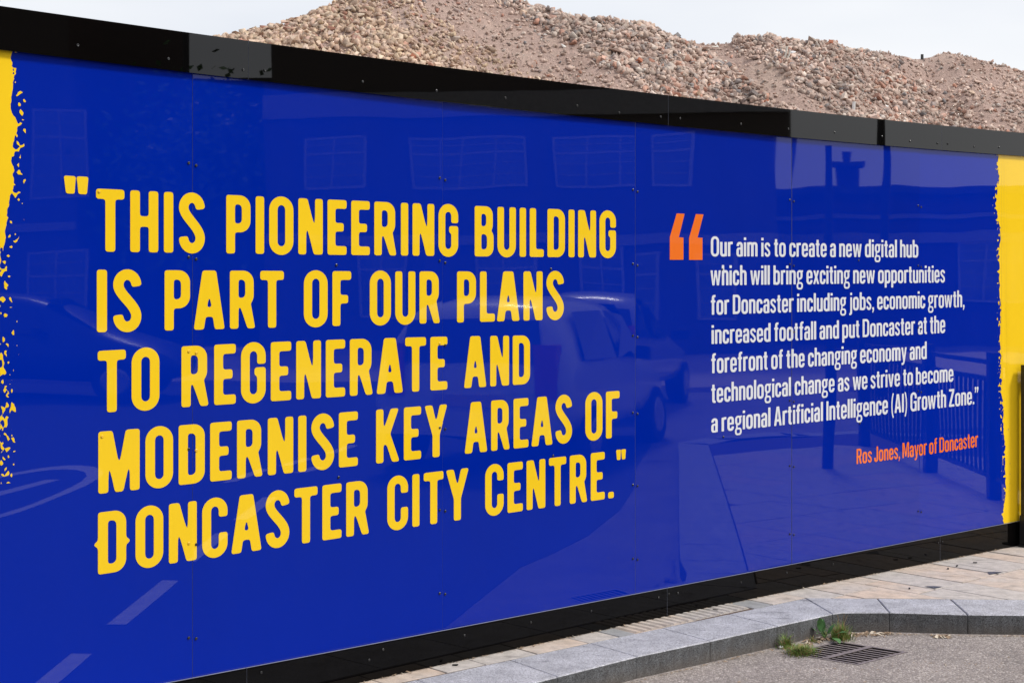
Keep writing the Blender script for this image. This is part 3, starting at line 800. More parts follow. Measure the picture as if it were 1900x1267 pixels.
# --- the condensed sentence face -----------------------------------------
XH, sv, sh = .735, .170, .132
def low(ch):
    c = 0.028; yb, yt = -.30, 1.03
    mkg = lambda w: G(w, yb, yt, c=c, pad=.06)
    def ringx(g, x0, y0, x1, y1, r=.21): return g.ring(x0, y0, x1, y1, sv, sh, r)
    if ch == 'o': g = mkg(.50); g.u(ringx(g, 0, -.015, .50, XH + .015))
    elif ch == 'n': g = mkg(.48); g.u(g.box(0, 0, sv, XH), np.maximum(ringx(g, 0, -1, .48, XH + .015, .18), -g.Y))
    elif ch == 'h': g = mkg(.48); g.u(g.box(0, 0, sv, 1), np.maximum(ringx(g, 0, -1, .48, XH + .015, .18), -g.Y))
    elif ch == 'u': g = mkg(.48); g.u(g.box(.48 - sv, 0, .48, XH), np.maximum(ringx(g, 0, -.015, .48, 2, .18), g.Y - XH))
    elif ch == 'm': g = mkg(.76); g.u(g.box(0, 0, sv, XH), np.maximum(ringx(g, 0, -1, .455, XH + .015, .17), -g.Y), np.maximum(ringx(g, .305, -1, .76, XH + .015, .17), -g.Y))
    elif ch == 'r': g = mkg(.34); g.u(np.maximum(np.maximum(ringx(g, 0, -1, .56, XH + .02, .22), g.X - .34), .60 - g.Y), g.box(0, 0, sv, XH))
    elif ch == 'b': g = mkg(.50); g.u(g.box(0, 0, sv, 1), ringx(g, 0, -.015, .50, XH + .015))
    elif ch == 'p': g = mkg(.50); g.u(g.box(0, -.25, sv, XH), ringx(g, 0, -.015, .50, XH + .015))
    elif ch == 'd': g = mkg(.50); g.u(g.box(.50 - sv, 0, .50, 1), ringx(g, 0, -.015, .50, XH + .015))
    elif ch == 'c': g = mkg(.46); g.u(ringx(g, 0, -.015, .47, XH + .015)); g.m(g.box(.24, .27, .7, .49))
    elif ch == 'e': g = mkg(.48); g.u(ringx(g, 0, -.015, .48, XH + .015)); g.m(g.box(.26, .215, .7, .34)); g.u(g.box(.06, .315, .47, .42))
    elif ch == 'a': g = mkg(.46); g.u(np.maximum(ringx(g, .01, 0, .46, XH + .015, .19), .53 - g.Y), g.box(.46 - sv, 0, .46, .56), g.ring(0, -.015, .45, .46, sv, .105, .16))
    elif ch == 'g': g = mkg(.50); g.u(g.ring(.01, .245, .46, XH + .015, sv * .9, .105, .2), g.ring(0, -.28, .49, .115, .125, .095, .17), g.poly([(.07, .05), (.20, .05), (.20, .28), (.09, .28)]), g.poly([(.34, XH - .11), (.50, XH - .08), (.50, XH + .015), (.34, XH)]))
    elif ch == 's':
        g = mkg(.43); h = .066
        path = arcpts(.215, .555, .145, .128, 10, 180) + bez((.07, .555), (.07, .42), (.36, .35), (.36, .19))[1:] + arcpts(.215, .18, .145, .128, 0, -170)[1:]
        g.u(g.line(path, h)); g.m(g.box(.26, .40, .6, .53), g.box(-.1, .215, .165, .34)); g.u(g.line(bez((.07, .545), (.07, .42), (.36, .35), (.36, .19)), h))
    elif ch == 'i': g = mkg(sv); g.u(g.box(0, 0, sv, XH), g.box(0, .85, sv, .99))
    elif ch == 'j': g = mkg(.22); g.u(g.box(.07, -.08, .22, XH), g.box(.07, .85, .22, .99), np.maximum(g.ring(-.30, -.27, .22, .3, sv, .11, .16), np.maximum(g.Y + .05, -.02 - g.X)))
    elif ch == 'l': g = mkg(sv); g.u(g.box(0, 0, sv, 1))
    elif ch == 't': g = mkg(.32); g.u(g.box(.07, .12, .07 + sv, .93), g.box(0, XH - .11, .31, XH), np.maximum(g.ring(.07, -.01, .6, .8, sv, .115, .15), np.maximum(g.X - .32, g.Y - .2)))
    elif ch == 'f': g = mkg(.33); g.u(g.box(.07, 0, .07 + sv, .8), g.box(0, XH - .11, .32, XH), np.maximum(g.ring(.07, .2, .6, 1.01, sv, .115, .15), np.maximum(g.X - .33, .75 - g.Y)))
    elif ch == 'v': g = mkg(.49); g.u(g.poly([(0, XH), (.165, XH), (.245, .20), (.325, XH), (.49, XH), (.325, 0), (.165, 0)]))
    elif ch == 'y': g = mkg(.49); g.u(g.poly([(0, XH), (.16, XH), (.25, .22), (.335, XH), (.49, XH), (.31, -.08), (.25, -.2), (.16, -.26), (.03, -.25), (.03, -.14), (.12, -.14), (.165, -.08), (.175, -.02)]))
    elif ch == 'w': g = mkg(.74); g.u(g.poly([(0, XH), (.155, XH), (.21, .22), (.295, XH), (.445, XH), (.53, .22), (.585, XH), (.74, XH), (.605, 0), (.455, 0), (.37, .48), (.285, 0), (.135, 0)]))
    elif ch == 'x': g = mkg(.48); g.u(g.poly([(0, 0), (.155, 0), (.24, .22), (.325, 0), (.48, 0), (.325, .375), (.47, XH), (.315, XH), (.24, .53), (.165, XH), (.01, XH), (.155, .375)]))
    elif ch == 'O': g = mkg(.58); g.u(g.ring(0, -.015, .58, 1.015, .165, .125, .26))
    elif ch == 'D': g = mkg(.56); g.u(np.maximum(g.rbox(0, 0, .56, 1, .25), -g.rbox(.165, .125, .395, .875, .12)))
    elif ch == 'A': g = mkg(.58); g.u(g.poly([(0, 0), (.19, 1), (.39, 1), (.58, 0)])); g.m(g.poly([(.155, -.1), (.165, 0), (.205, .21), (.375, .21), (.415, 0), (.425, -.1)]), g.poly([(.225, .335), (.29, .80), (.355, .335)]))
    elif ch == 'I': g = mkg(.165); g.u(g.box(0, 0, .165, 1))
    elif ch == 'G': g = mkg(.57); g.u(g.ring(0, -.015, .56, 1.015, .165, .125, .25)); g.m(g.box(.28, .42, .8, .67)); g.u(g.box(.29, .42, .56, .54), g.box(.41, 0, .56, .54))
    elif ch == 'Z': g = mkg(.50); g.u(g.box(0, .87, .49, 1), g.box(0, 0, .50, .13), g.poly([(0, .12), (.19, .12), (.49, .88), (.30, .88)]))
    elif ch == 'R': g = mkg(.55); g.u(g.box(0, 0, .165, 1), np.maximum(g.rbox(0, .42, .53, 1, .2), -g.rbox(.165, .54, .365, .88, .1)), g.poly([(.22, .46), (.36, 0), (.55, 0), (.40, .48)]))
    elif ch == 'J': g = mkg(.40); g.u(g.box(.235, .15, .40, 1), np.maximum(g.ring(-.02, -.015, .40, .7, .165, .13, .18), g.Y - .27))
    elif ch == 'M': g = mkg(.74); g.u(g.box(0, 0, .15, 1), g.box(.59, 0, .74, 1), g.poly([(.0, 1), (.21, 1), (.37, .36), (.53, 1), (.74, 1), (.74, .9), (.60, .9), (.44, .08), (.30, .08), (.14, .9), (0, .9)]))
    elif ch == '.': g = mkg(.15); g.u(g.box(0, 0, .15, .14))
    elif ch == ',': g = mkg(.15); g.u(g.box(0, 0, .15, .14), g.poly([(.15, .06), (.15, .0), (.07, -.17), (0, -.17), (.05, 0), (.05, .06)]))
    elif ch == '(': g = mkg(.24); g.u(np.maximum(np.maximum(g.ring(0, -.2, .9, 1.05, .14, .2, .6), g.X - .24), -9 + 0 * g.X))
    elif ch == ')': g = mkg(.24); g.u(np.maximum(g.ring(-.66, -.2, .24, 1.05, .14, .2, .6), -g.X))
    elif ch == '”':
        g = mkg(.36)
        for o in (0, .20): g.u(g.poly([(o, 1), (o + .15, 1), (o + .15, .86), (o + .07, .66), (o, .66), (o + .05, .86), (o, .86)]))
    if ch in '()':
        # curved brackets as bent strokes
        g = mkg(.24); x0, x1 = (.19, .06) if ch == '(' else (.05, .18)
        g.u(g.line(bez((x0, 1.03), (x1 - .02 * (1 if ch == '(' else -1), .72), (x1 - .02 * (1 if ch == '(' else -1), .08), (x0, -.2)), .05))
    g.F = g.F if ch in 'vwxy' else g.F
    return g.soften(.008) if False else g

_cap, _low = {}, {}
def glyph(ch, cache, fn):
    if ch not in cache:
        g = fn(ch); cache[ch] = (g.w, *march(g.x, g.y, g.F))
    return cache[ch]

def layout(text, cache, fn, gap, space, kern=None):
    pen = 0; VV = []; FF = []; first = True
    kern = kern or {}
    prev = ''
    for ch in text:
        if ch == ' ': pen += space; prev = ' '; continue
        w, v, f = glyph(ch, cache, fn)
        pen += kern.get(prev + ch, 0)
        k = sum(len(a) for a in VV)
        VV.append(v + np.array([pen, 0])); FF += [tuple(i + k for i in q) for q in f]
        pen += w + gap; prev = ch
    return np.concatenate(VV), FF, pen - gap

def put_text(name, text, mat, pxl, pxr, zb, zt, face='cap', label=None, off=0.0012, knots=None):
    """text between two horizontal stations of the wall; zb, zt give baseline and cap height along it"""
    if face == 'cap': Vv, Ff, W = layout(text, _cap, cap, 0.098, 0.30, {'CA': -.03, 'AS': -.02, 'PA': -.03, 'AR': -.0, 'LA': -.05, 'RA': -.02, 'AT': -.05, 'EY': -.02, 'TY': -.04, 'EA': -.02})
    else: Vv, Ff, W = layout(text, _low, low, 0.074, 0.205, {'aw': -.02, 'rt': -.02, 'yo': -.03, 'ow': -.03, 'we': -.03, 'ex': -.02, 'xc': -.02, '.”': -.02, 'ry': -.02})
    s0, s1 = float(s_of(x_at(pxl))), float(s_of(x_at(pxr)))
    t = Vv[:, 0] / W
    if knots: t = np.interp(t, knots[0], knots[1])
    s = s0 + (s1 - s0) * t
    X = x_of(s)
    z0 = zb(X); z1 = zt(X)
    Z = z0 + (z1 - z0) * Vv[:, 1]
    P = wallpts(X, Z, off, True)
    o = hpart(name, P, Ff, mat)
    if label: o['label'] = label
    return o

def zline(samples):
    X = [x_at(p[0]) for p in samples]; Z = [z_at(*p) for p in samples]
    c = np.polyfit(X, Z, 1 if len(X) < 4 else 2)
    return lambda x: np.polyval(c, x)

big = [
  (zline([(205,467),(310,469),(430,470.6),(790,474.7),(900,476),(1088,477.7)]), zline([(190,350.7),(310,356.5),(430,361.8),(785,378.7),(900,382.4),(1088,390.5)]),
   [('THIS',177.8,379.8),('PIONEERING',419.3,850.4),('BUILDING',880.9,1142)]),
  (zline([(190,616),(310,613.4),(505,608),(622,605),(790,600.3),(858,597.6),(990,594.6)]), zline([(190,500.6),(320,501.3),(505,502.3),(630,503.3),(745,504),(860,503.2),(985,503.6)]),
   [('IS',179.2,262),('PART',304.8,526.3),('OF',563.5,651.4),('OUR',685.9,816.3),('PLANS',848.2,1046)]),
  (zline([(208,764.3),(345,754.8),(765,726.3),(830,723.4),(870,719.2),(923,716)]), zline([(190,649.4),(345,644.6),(620,628),(830,625.5),(913,623.6),(955,621.8)]),
   [('TO',180.9,295.3),('REGENERATE',336.1,830.4),('AND',861.1,983.4)]),
  (zline([(190,914.9),(632,867.4),(708,858.9),(868,841),(960,830.8),(1132,812.9)]), zline([(190,800.2),(645,763.6),(705,759.8),(825,750),(965,739),(1130,726)]),
   [('MODERNISE',182,663.8),('KEY',697.6,830.4),('AREAS',862.2,1061),('OF',1085.4,1148.8)]),
  (zline([(190,1064.6),(643,994.2),(802,972.6),(850,965.6),(1096,929),(1130,923.9)]), zline([(190,949.5),(652,893.6),(803,875.6),(860,868.5),(1107,839.2),(1130,836.5)]),
   [('dONCASTER',174.7,684.6),('CITY',718.4,870),('CENTRE.',900.3,1138.4)]),
]
for zb, zt, words in big:
    for w, a, b in words:
        put_text('lettering', w, M['yellow'], a, b, zb, zt, 'cap', 'yellow capitals reading ' + w.upper())
put_text('lettering', '"', M['yellow'], 117.9, 163.7, zline([(122,359),(160,361)]), zline([(118,326),(163,328.5)]), 'cap', 'yellow opening quotation mark')
put_text('lettering', '"', M['yellow'], 1142.4, 1160.4, zline([(1144,853.4),(1160,851)]), zline([(1143,834.4),(1160,832.6)]), 'cap', 'yellow closing quotation mark')

def pz(samples): return zline(samples)
small = [
 ('Our aim is to create a new digital hub', 1318.7, 1703.4, [(1320,475.6),(1455,476),(1560,477.2),(1690,477.6)], [(1320,439),(1390,440.6),(1640,444.5),(1675,445.2)]),
 ('which will bring exciting new opportunities', 1318.0, 1753.3, [(1325,529.6),(1430,528.2),(1550,526.6),(1745,524.3)], [(1340,491.8),(1430,492.6),(1560,492.8),(1730,492.6)]),
 ('for Doncaster including jobs, economic growth,', 1318.7, 1789.4, [(1325,583.8),(1430,580.5),(1620,574.5),(1780,570)], [(1360,547),(1490,544.3),(1630,541.8),(1780,538.8)]),
 ('increased footfall and put Doncaster at the', 1320, 1753.8, [(1325,638.4),(1430,632.6),(1555,628.3),(1750,617.6)], [(1322,603),(1430,599),(1560,594),(1735,585.8)]),
 ('forefront of the changing economy and', 1319.3, 1719.5, [(1325,692.4),(1450,683.3),(1600,673.8),(1715,665.8)], [(1325,655.6),(1480,647),(1600,640),(1715,633.7)]),
 ('technological change as we strive to become', 1319.3, 1768.9, [(1325,747),(1467,734),(1640,718.6),(1765,707.8)], [(1358,708.0),(1467,699.6),(1640,685.8),(1702,681.6)]),
 ('a regional Artificial Intelligence (AI) Growth Zone.”', 1319.3, 1815.3, [(1325,802),(1446,788.4),(1560,777.6),(1805,749.8)], [(1325,767.5),(1446,752.9),(1540,744.2),(1765,721.6)]),
]
for t, a, b, zb, zt in small:
    put_text('sentence_line', t, M['white'], a, b, zline(zb), zline(zt), 'low', 'line of small white text starting "' + ' '.join(t.split()[:2]).strip(',') + '"')
put_text('signature_line', 'Ros Jones, Mayor of Doncaster', M['orange'], 1589, 1814.2, zline([(1592,860.2),(1700,846),(1750,838.4),(1812,828.8)]), zline([(1592,832.3),(1680,820.8),(1748,810.8),(1797,803.5)]), 'low', 'orange signature line under the white text')

# orange opening quotes
for q in ([(170,177),(242,180),(190,392),(232,395),(232,595),(108,595),(108,390)], [(345,183),(414,186),(360,395),(405,397),(405,596),(283,596),(283,400)]):
    P = [(1220 + x / 4.8735, 360 + y / 4.8735) for x, y in q]
    XZ = [(x_at(x), z_at(x, y)) for x, y in P]
    # split by hand into a leaning upper part and a square foot
    a0, a1, a2, a3, a4, a5, a6 = XZ
    pts = [a0, a1, a2, a3, a4, a5, a6]
    W3 = wallpts([p[0] for p in pts], [p[1] for p in pts], 0.0012)
    tag(hpart('quotation_mark', W3[[0, 6, 5, 4, 3, 2, 1]], [(0, 1, 5, 6), (1, 2, 3, 4, 5)], M['orange']), 'orange slanted quotation mark')

# torn-brush edges of the yellow side fields
def fbm(x, y, o=4, seed=0.0):
    v = 0; a = .5
    for k in range(o):
        v += a * (noise.noise((x * 2 ** k + seed, y * 2 ** k - seed, seed * 1.7)))
        a *= .55
    return v
def brush_field(x0, x1, z0, z1, c, fn):
    xs = np.arange(x0, x1 + c, c); zs = np.arange(z0, z1 + c, c)
    F = np.array([[fn(x, z) for x in xs] for z in zs])
    return march(xs, zs, F)
# left: s measured from the picture's left border station
sL = float(s_of(x_at(0))); sR = float(s_of(x_at(1855)))
mL = lambda px: float(s_of(x_at(px)))
kz = [z_at(8, y) for y in (92, 105, 150, 205, 225, 262, 300, 350, 362, 400, 455, 461, 500, 560, 2000)]
ks = [mL(p) for p in (22, 19, 24, 18, 30, 27, 22, 25, 18, 14, 9, 1, -1, -6, -12)]
kz_, ks_ = np.array(kz[::-1]), np.array(ks[::-1])
def fL(s, z):
    e = np.interp(z, kz_, ks_) + 0.014 * fbm(s * 9, z * 14, 3, 3.1) + 0.010 * fbm(s * 60, z * 45, 3, 8.3)
    body = s - e
    # loose flecks to the right of the edge
    r = (s - e)
    n = fbm(s * 75, z * 48, 3, 5.5)
    top = 1.0 if z > 1.65 else 1.5
    band = np.interp(r, [0, .015, .035, .055 if z > 1.6 else .075, .09], [.22, .17, .20, .34, .9])
    if z < 1.65: band *= .70
    dens = 0.10 * fbm(s * 3, z * 5, 2, 1.2)
    if z < 0.98: band = 2 + 0 * band
    flecks = (band - dens - n) * .03
    return min(body, flecks)
Vb, Fb = brush_field(mL(0) - 0.75, mL(45), 0.30, 2.52, 0.0065, fL)
Xb = x_of(Vb[:, 0]); tag(hpart('yellow_field', wallpts(Xb, Vb[:, 1], 0.0012), Fb, M['yellow']), 'yellow field with torn brush edge at the left')
kzr = np.array([z_at(1856, y) for y in (968, 900, 800, 700, 640, 560, 470, 420, 380, 362, 330, 310, 288)])
ksr = np.array([mL(p) for p in (1862.5, 1866, 1862, 1858, 1857, 1855.5, 1854, 1854.5, 1848, 1850, 1856, 1851, 1853)])
def fR(s, z):
    e = np.interp(z, kzr, ksr) + 0.035 * fbm(s * 7, z * 7, 2, 6.1) + 0.022 * fbm(s * 30, z * 40, 3, 2.3)
    n = fbm(s * 50, z * 55, 3, 9.5)
    r = e - s
    band = np.interp(r, [-.05, 0, .03, .06], [.6, .16, .24, .8])
    return min(max(e - s, (n - .36) * .03 if r > -.07 else -1), (band - n) * .03)
Vb, Fb = brush_field(mL(1835), mL(1835) + 0.33, Z_P(3.1) + 0.03 - .03, 2.56, 0.0065, fR)
Xb = x_of(Vb[:, 0]); tag(hpart('yellow_field', wallpts(Xb, Vb[:, 1], 0.0012), Fb, M['yellow']), 'yellow field with torn brush edge at the right')
s_a = mL(1835) + 0.3295
for a, b in zip(np.linspace(s_a, float(sm[-1]), 9)[:-1], np.linspace(s_a, float(sm[-1]), 9)[1:]):
    sg = np.linspace(a, b, 13); zg = np.linspace(.12, 2.56, 22)
    A, B = np.meshgrid(sg, zg); idx = np.arange(A.size).reshape(A.shape)
    f = np.stack([idx[:-1, :-1], idx[:-1, 1:], idx[1:, 1:], idx[1:, :-1]], -1).reshape(-1, 4).tolist()
    hpart('yellow_field', wallpts(x_of(A.ravel()), B.ravel(), 0.0012), f, M['yellow'], smooth=True)

# screws
def screw_mesh(name, mat):
    b = MB(); n = 10; rings = ((0.0060, 0.0), (0.0056, 0.0016), (0.0034, 0.0030), (0.0012, 0.0022))
    vs = [(r * math.cos(2 * math.pi * i / n), -h, r * math.sin(2 * math.pi * i / n)) for r, h in rings for i in range(n)]
    fs = [(k * n + i, (k + 1) * n + i, (k + 1) * n + (i + 1) % n, k * n + (i + 1) % n) for k in range(3) for i in range(n)]
    fs.append(tuple(range(3 * n, 4 * n))[::-1])
    me = bpy.data.meshes.new(name); me.from_pydata(vs, [], [f[::-1] for f in fs]); me.materials.append(mat); return me
SCR, SCY = screw_mesh('screw', M['screw']), screw_mesh('screw', M['screw_y'])
def screw(s, z, off=0.0016, me=None, dv=True):
    X = float(x_of(s)); p = wallpts(X, z, off, dv)
    o = link_mesh('screw', me or SCR, hoard, Vector(p) - HO, (0, 0, math.atan(wd(X))))
    o.rotation_euler = (random.uniform(-.1, .1), random.uniform(0, 3), math.atan(wd(X)))
rows = (2.155, 1.79, 1.425, 1.045, 0.685, 0.315)
k1, k2 = int(np.argmin(abs(sm - mL(357)))), int(np.argmin(abs(sm - mL(821.5))))
for i, s in enumerate(sm[1:-1], 1):
    if s < mL(-260) or s > mL(2150): continue
    for j, z in enumerate(rows):
        jit = random.uniform(-.006, .006)
        yl = (i == k1 and j == 2)
        screw(s - 0.0175, z + jit, me=SCY if yl or (i == k2 and j == 2) else (SCY if i == k1 and j == 4 else None))
        screw(s + 0.0155, z + jit - 0.008, me=SCY if yl or (i == k1 and j == 3) else None)
for px_, py_, y in ((624, 492, 0), (1022, 499, 0), (628, 885, 0), (1026, 845, 0), (1340, 500, 0), (1342, 810, 0), (183.5, 356, 1), (189, 809.5, 1), (1593, 483, 0), (1595, 785, 0)):
    screw(mL(px_), z_at(px_, py_), me=SCY if y else None)
for px_, py_ in ((140,85.5),(308,110.5),(447,131),(487,132),(668,152.7),(805,169.7),(933,182.8),(1066,197),(1144,210),(1221,217.7),(1257,221),(1370,231),(1458,240),(1544,246.5),(1632,254),(1684,262.6),(1735,266.8),(1754,267.8),(1803,273.2),(1849,274.2)):
    screw(mL(px_), z_at(px_, py_), 0.0185, dv=False)
for px_, py_ in ((226+600-226+80, 1222),(706,1203),(857,1177),(980,1153),(1092,1132),(1217,1107),(1236,1100),(1253,1099),(1370,1079),(1455,1061),(1541,1045),(1736,1006),(1744,1004),(480,1245)):
    screw(mL(px_), z_at(px_, py_), 0.0185, dv=False)

# ------------------------------------------------------------------ black steel guard frame at the right
gx = x_at(1890.5); gs = mL(1890.5)
fr = empty('guard_frame', tuple(wallpts(gx, 0, 0.06, False))); FO = Vector(fr.location)
tag(fr, 'black steel tube frame standing on the pavement before the yellow field', 'guard frame')
def wbox(name, s0, s1, z0, z1, o0, o1, mat, parent, org):
    vs = []
    for z in (z0, z1):
        for s, o in ((s0, o1), (s1, o1), (s1, o0), (s0, o0)):
            vs.append(Vector(wallpts(float(x_of(s)), z, o, False)) - org)
    return mk(name, vs, [(0,3,2,1),(4,5,6,7),(0,1,5,4),(1,2,6,5),(2,3,7,6),(3,0,4,7)], mat, parent)
hw = 0.034
for k in range(3):
    c_ = gs + k * 1.15
    wbox('post', c_ - hw, c_ + hw, 0.012, 1.118, .036, .086, M['steel'], fr, FO)
    wbox('foot_plate', c_ - hw - .025, c_ + hw + .025, 0.001, .012, .030, .12, M['steel'], fr, FO)
    wbox('socket', c_ - hw - .008, c_ + hw + .008, 0.0125, .20, .032, .091, M['steel'], fr, FO)
wbox('top_rail', gs - hw, gs + 2.3 + hw, 1.118, 1.165, .036, .086, M['steel'], fr, FO)
for k in range(2):
    wbox('bottom_rail', gs + hw + k * 1.15, gs - hw + 1.15 + k * 1.15, .205, .25, .042, .080, M['steel'], fr, FO)

# ------------------------------------------------------------------ rubble mound
def crest_at(px, py, D): return ((px - 950) / FPX * D, D, EYE + (524 - py) / FPX * D)
cr = [(-900, 620, 25), (-300, 430, 26), (100, 215, 26.5), (300, 110, 27), (400, 74, 27), (432, 68, 27), (500, 54, 27), (545, 42, 27.2), (600, 22, 27.5), (636, 2, 28), (700, -28, 28.5), (780, -40, 29), (860, -28, 29.5), (930, -2, 29.5),
      (965, 5, 29.5), (1000, 13, 29.5), (1032, 24, 29.3), (1070, 33, 29), (1100, 36, 29), (1150, 40, 29), (1190, 45, 29), (1225, 58, 29), (1255, 72, 29), (1285, 78, 29.3), (1330, 79, 29.5), (1352, 77, 29.5), (1366, 69, 29.5), (1430, 67, 29.5), (1480, 78, 29.5),
      (1540, 80, 29.6), (1575, 94, 30), (1640, 98, 31), (1700, 108, 32), (1716, 106, 32), (1750, 98, 32), (1800, 104, 32), (1850, 120, 32), (1900, 131, 32), (2100, 175, 32), (2600, 330, 32), (3300, 560, 32)]
cx_, cy_, cz_ = zip(*[crest_at(*c) for c in cr])
cx_ = np.array(cx_); cy_ = np.array(cy_); cz_ = np.array(cz_)
o_ = np.argsort(cx_); cx_, cy_, cz_ = cx_[o_], cy_[o_], cz_[o_]
SL = math.tan(math.radians(34))
def fb(x, y, seed, o=4):
    return fbm(x, y, o, seed)
def mound_h(X, Y):
    Yc = np.interp(X, cx_, cy_); Zc = np.interp(X, cx_, cz_)
    dy = Yc - Y
    down = np.where(dy > 0, SL * (np.sqrt(dy * dy + .04) - .2), 0.75 * (-dy))
    w = np.clip(abs(dy) / 1.0, 0, 1)
    n = np.array([0.55 * fb(x * .45 - y * .25, y * .25, 4.4, 3) + 0.10 * fb(x * 2.1, y * 2.1, 7.7, 3) for x, y in zip(X.ravel(), Y.ravel())]).reshape(X.shape)
    n2 = np.array([0.10 * fb(x * 4.5, y * 4.5, 1.7, 3) for x, y in zip(X.ravel(), Y.ravel())]).reshape(X.shape)
    return np.maximum(Zc - down + n * w + n2, -0.2) - 0.03
gxs = np.arange(-15, 22, .09); gys = np.arange(17, 37, .09)
GX, GY = np.meshgrid(gxs, gys)
GZ = mound_h(GX, GY)
soil = NT('mound_soil')
sc_ = soil.ramp(soil.noise(.7, 7, .7), [(0.30, (0.38, 0.255, 0.205)), (0.5, (0.54, 0.385, 0.325)), (0.70, (0.59, 0.445, 0.36))])
sc_ = soil.mix(1.0, sc_, soil.ramp(soil.noise(9, 6, .75), [(0.3, .78), (0.7, 1.12)]), 'MULTIPLY')
sc_ = soil.mix(1.0, sc_, soil.ramp(soil.voro(26), [(0.0, 1.15), (0.55, .82)]), 'MULTIPLY')
soil.set('Base Color', sc_); soil.set('Roughness', .97)
soil.bump(soil.noise(18, 8, .8), .9, .06)
mound = empty('rubble_mound', (0, 28, -0.13))
tag(mound, 'long heap of demolition rubble, soil and broken stone behind the hoarding', 'rubble heap')
idx = np.arange(GX.size).reshape(GX.shape)
mv = np.stack([GX.ravel(), GY.ravel() - 28, GZ.ravel() + .13], -1)
mf = np.stack([idx[:-1, :-1], idx[:-1, 1:], idx[1:, 1:], idx[1:, :-1]], -1).reshape(-1, 4)
mk('soil', mv.tolist(), mf.tolist(), soil.mat, mound, smooth=True)

rm = NT('rubble_stone')
at = rm.n("ShaderNodeVertexColor"); at.layer_name = 'tone'
rc_ = rm.mix(1.0, at.outputs[0], rm.ramp(rm.noise(14, 6, .7), [(0.3, .72), (0.7, 1.18)]), 'MULTIPLY')
rm.set('Base Color', rc_); rm.set('Roughness', .9); rm.bump(rm.noise(30, 6, .75), .6, .02)

def hull(npts, flat, seed, boxy=False):
    r = random.Random(seed); bm = bmesh.new()
    for _ in range(npts):
        if boxy:
            p = Vector((r.choice((-1, 1)) * r.uniform(.8, 1), r.choice((-1, 1)) * r.uniform(.42, .55), r.choice((-1, 1)) * r.uniform(.3, .4)))
        else:
            p = Vector((r.gauss(0, 1), r.gauss(0, 1), r.gauss(0, 1))).normalized() * r.uniform(.82, 1.05)
            p.x *= 1.15; p.y *= r.uniform(.75, .9); p.z *= flat
        bm.verts.new(p)
    res = bmesh.ops.convex_hull(bm, input=bm.verts)
    bmesh.ops.delete(bm, geom=[g for g in res['geom_interior'] if isinstance(g, bmesh.types.BMVert)], context='VERTS')
    bmesh.ops.triangulate(bm, faces=bm.faces)
    bm.verts.ensure_lookup_table(); bm.verts.index_update()
    v = np.array([p.co[:] for p in bm.verts]); f = np.array([[q.index for q in g.verts] for g in bm.faces])
    bm.free(); return v, f
protos = [hull(11, .72, 1), hull(12, .62, 2), hull(10, .80, 3), hull(13, .5, 4), hull(10, .7, 5), hull(14, .7, 6), hull(12, .42, 7), hull(12, .65, 8), hull(12, .5, 9, True), hull(14, .5, 10, True)]
TONES = {'y': [(.56,.42,.28),(.52,.40,.29),(.60,.48,.36),(.47,.34,.24),(.44,.30,.21),(.50,.36,.25)],
         'g': [(.42,.34,.285),(.36,.30,.265),(.48,.385,.32),(.28,.25,.235),(.52,.42,.35),(.40,.31,.255),(.20,.185,.185),(.57,.49,.42),(.46,.35,.29)],
         'r': [(.44,.22,.15),(.50,.28,.20),(.42,.20,.14)],
         'p': [(.52,.38,.31),(.56,.44,.37),(.48,.36,.29)],
         'w': [(.70,.64,.58),(.72,.70,.66)]}
cand = []
N = 205000
ratio = RNG.uniform(-700 - 950, 3000 - 950, N) / FPX
DY = RNG.uniform(0.0, 9.5, N) ** 1.0
for k in range(N):
    pass
Yc0 = 29.5
X0 = ratio * (Yc0 - DY * .9)
Yc = np.interp(X0, cx_, cy_)
Y0 = Yc + 0.35 - DY
X0 = ratio * Y0
Z0 = mound_h(X0, Y0)
PX = 950 + FPX * X0 / Y0; PY = 524 - FPX * (Z0 - EYE) / Y0
Q = PX - 1.62 * PY
wob = np.array([60 * fb(x * .8, y * .8, 12.3, 3) for x, y in zip(X0, Y0)])
Q = Q + wob
stones = []
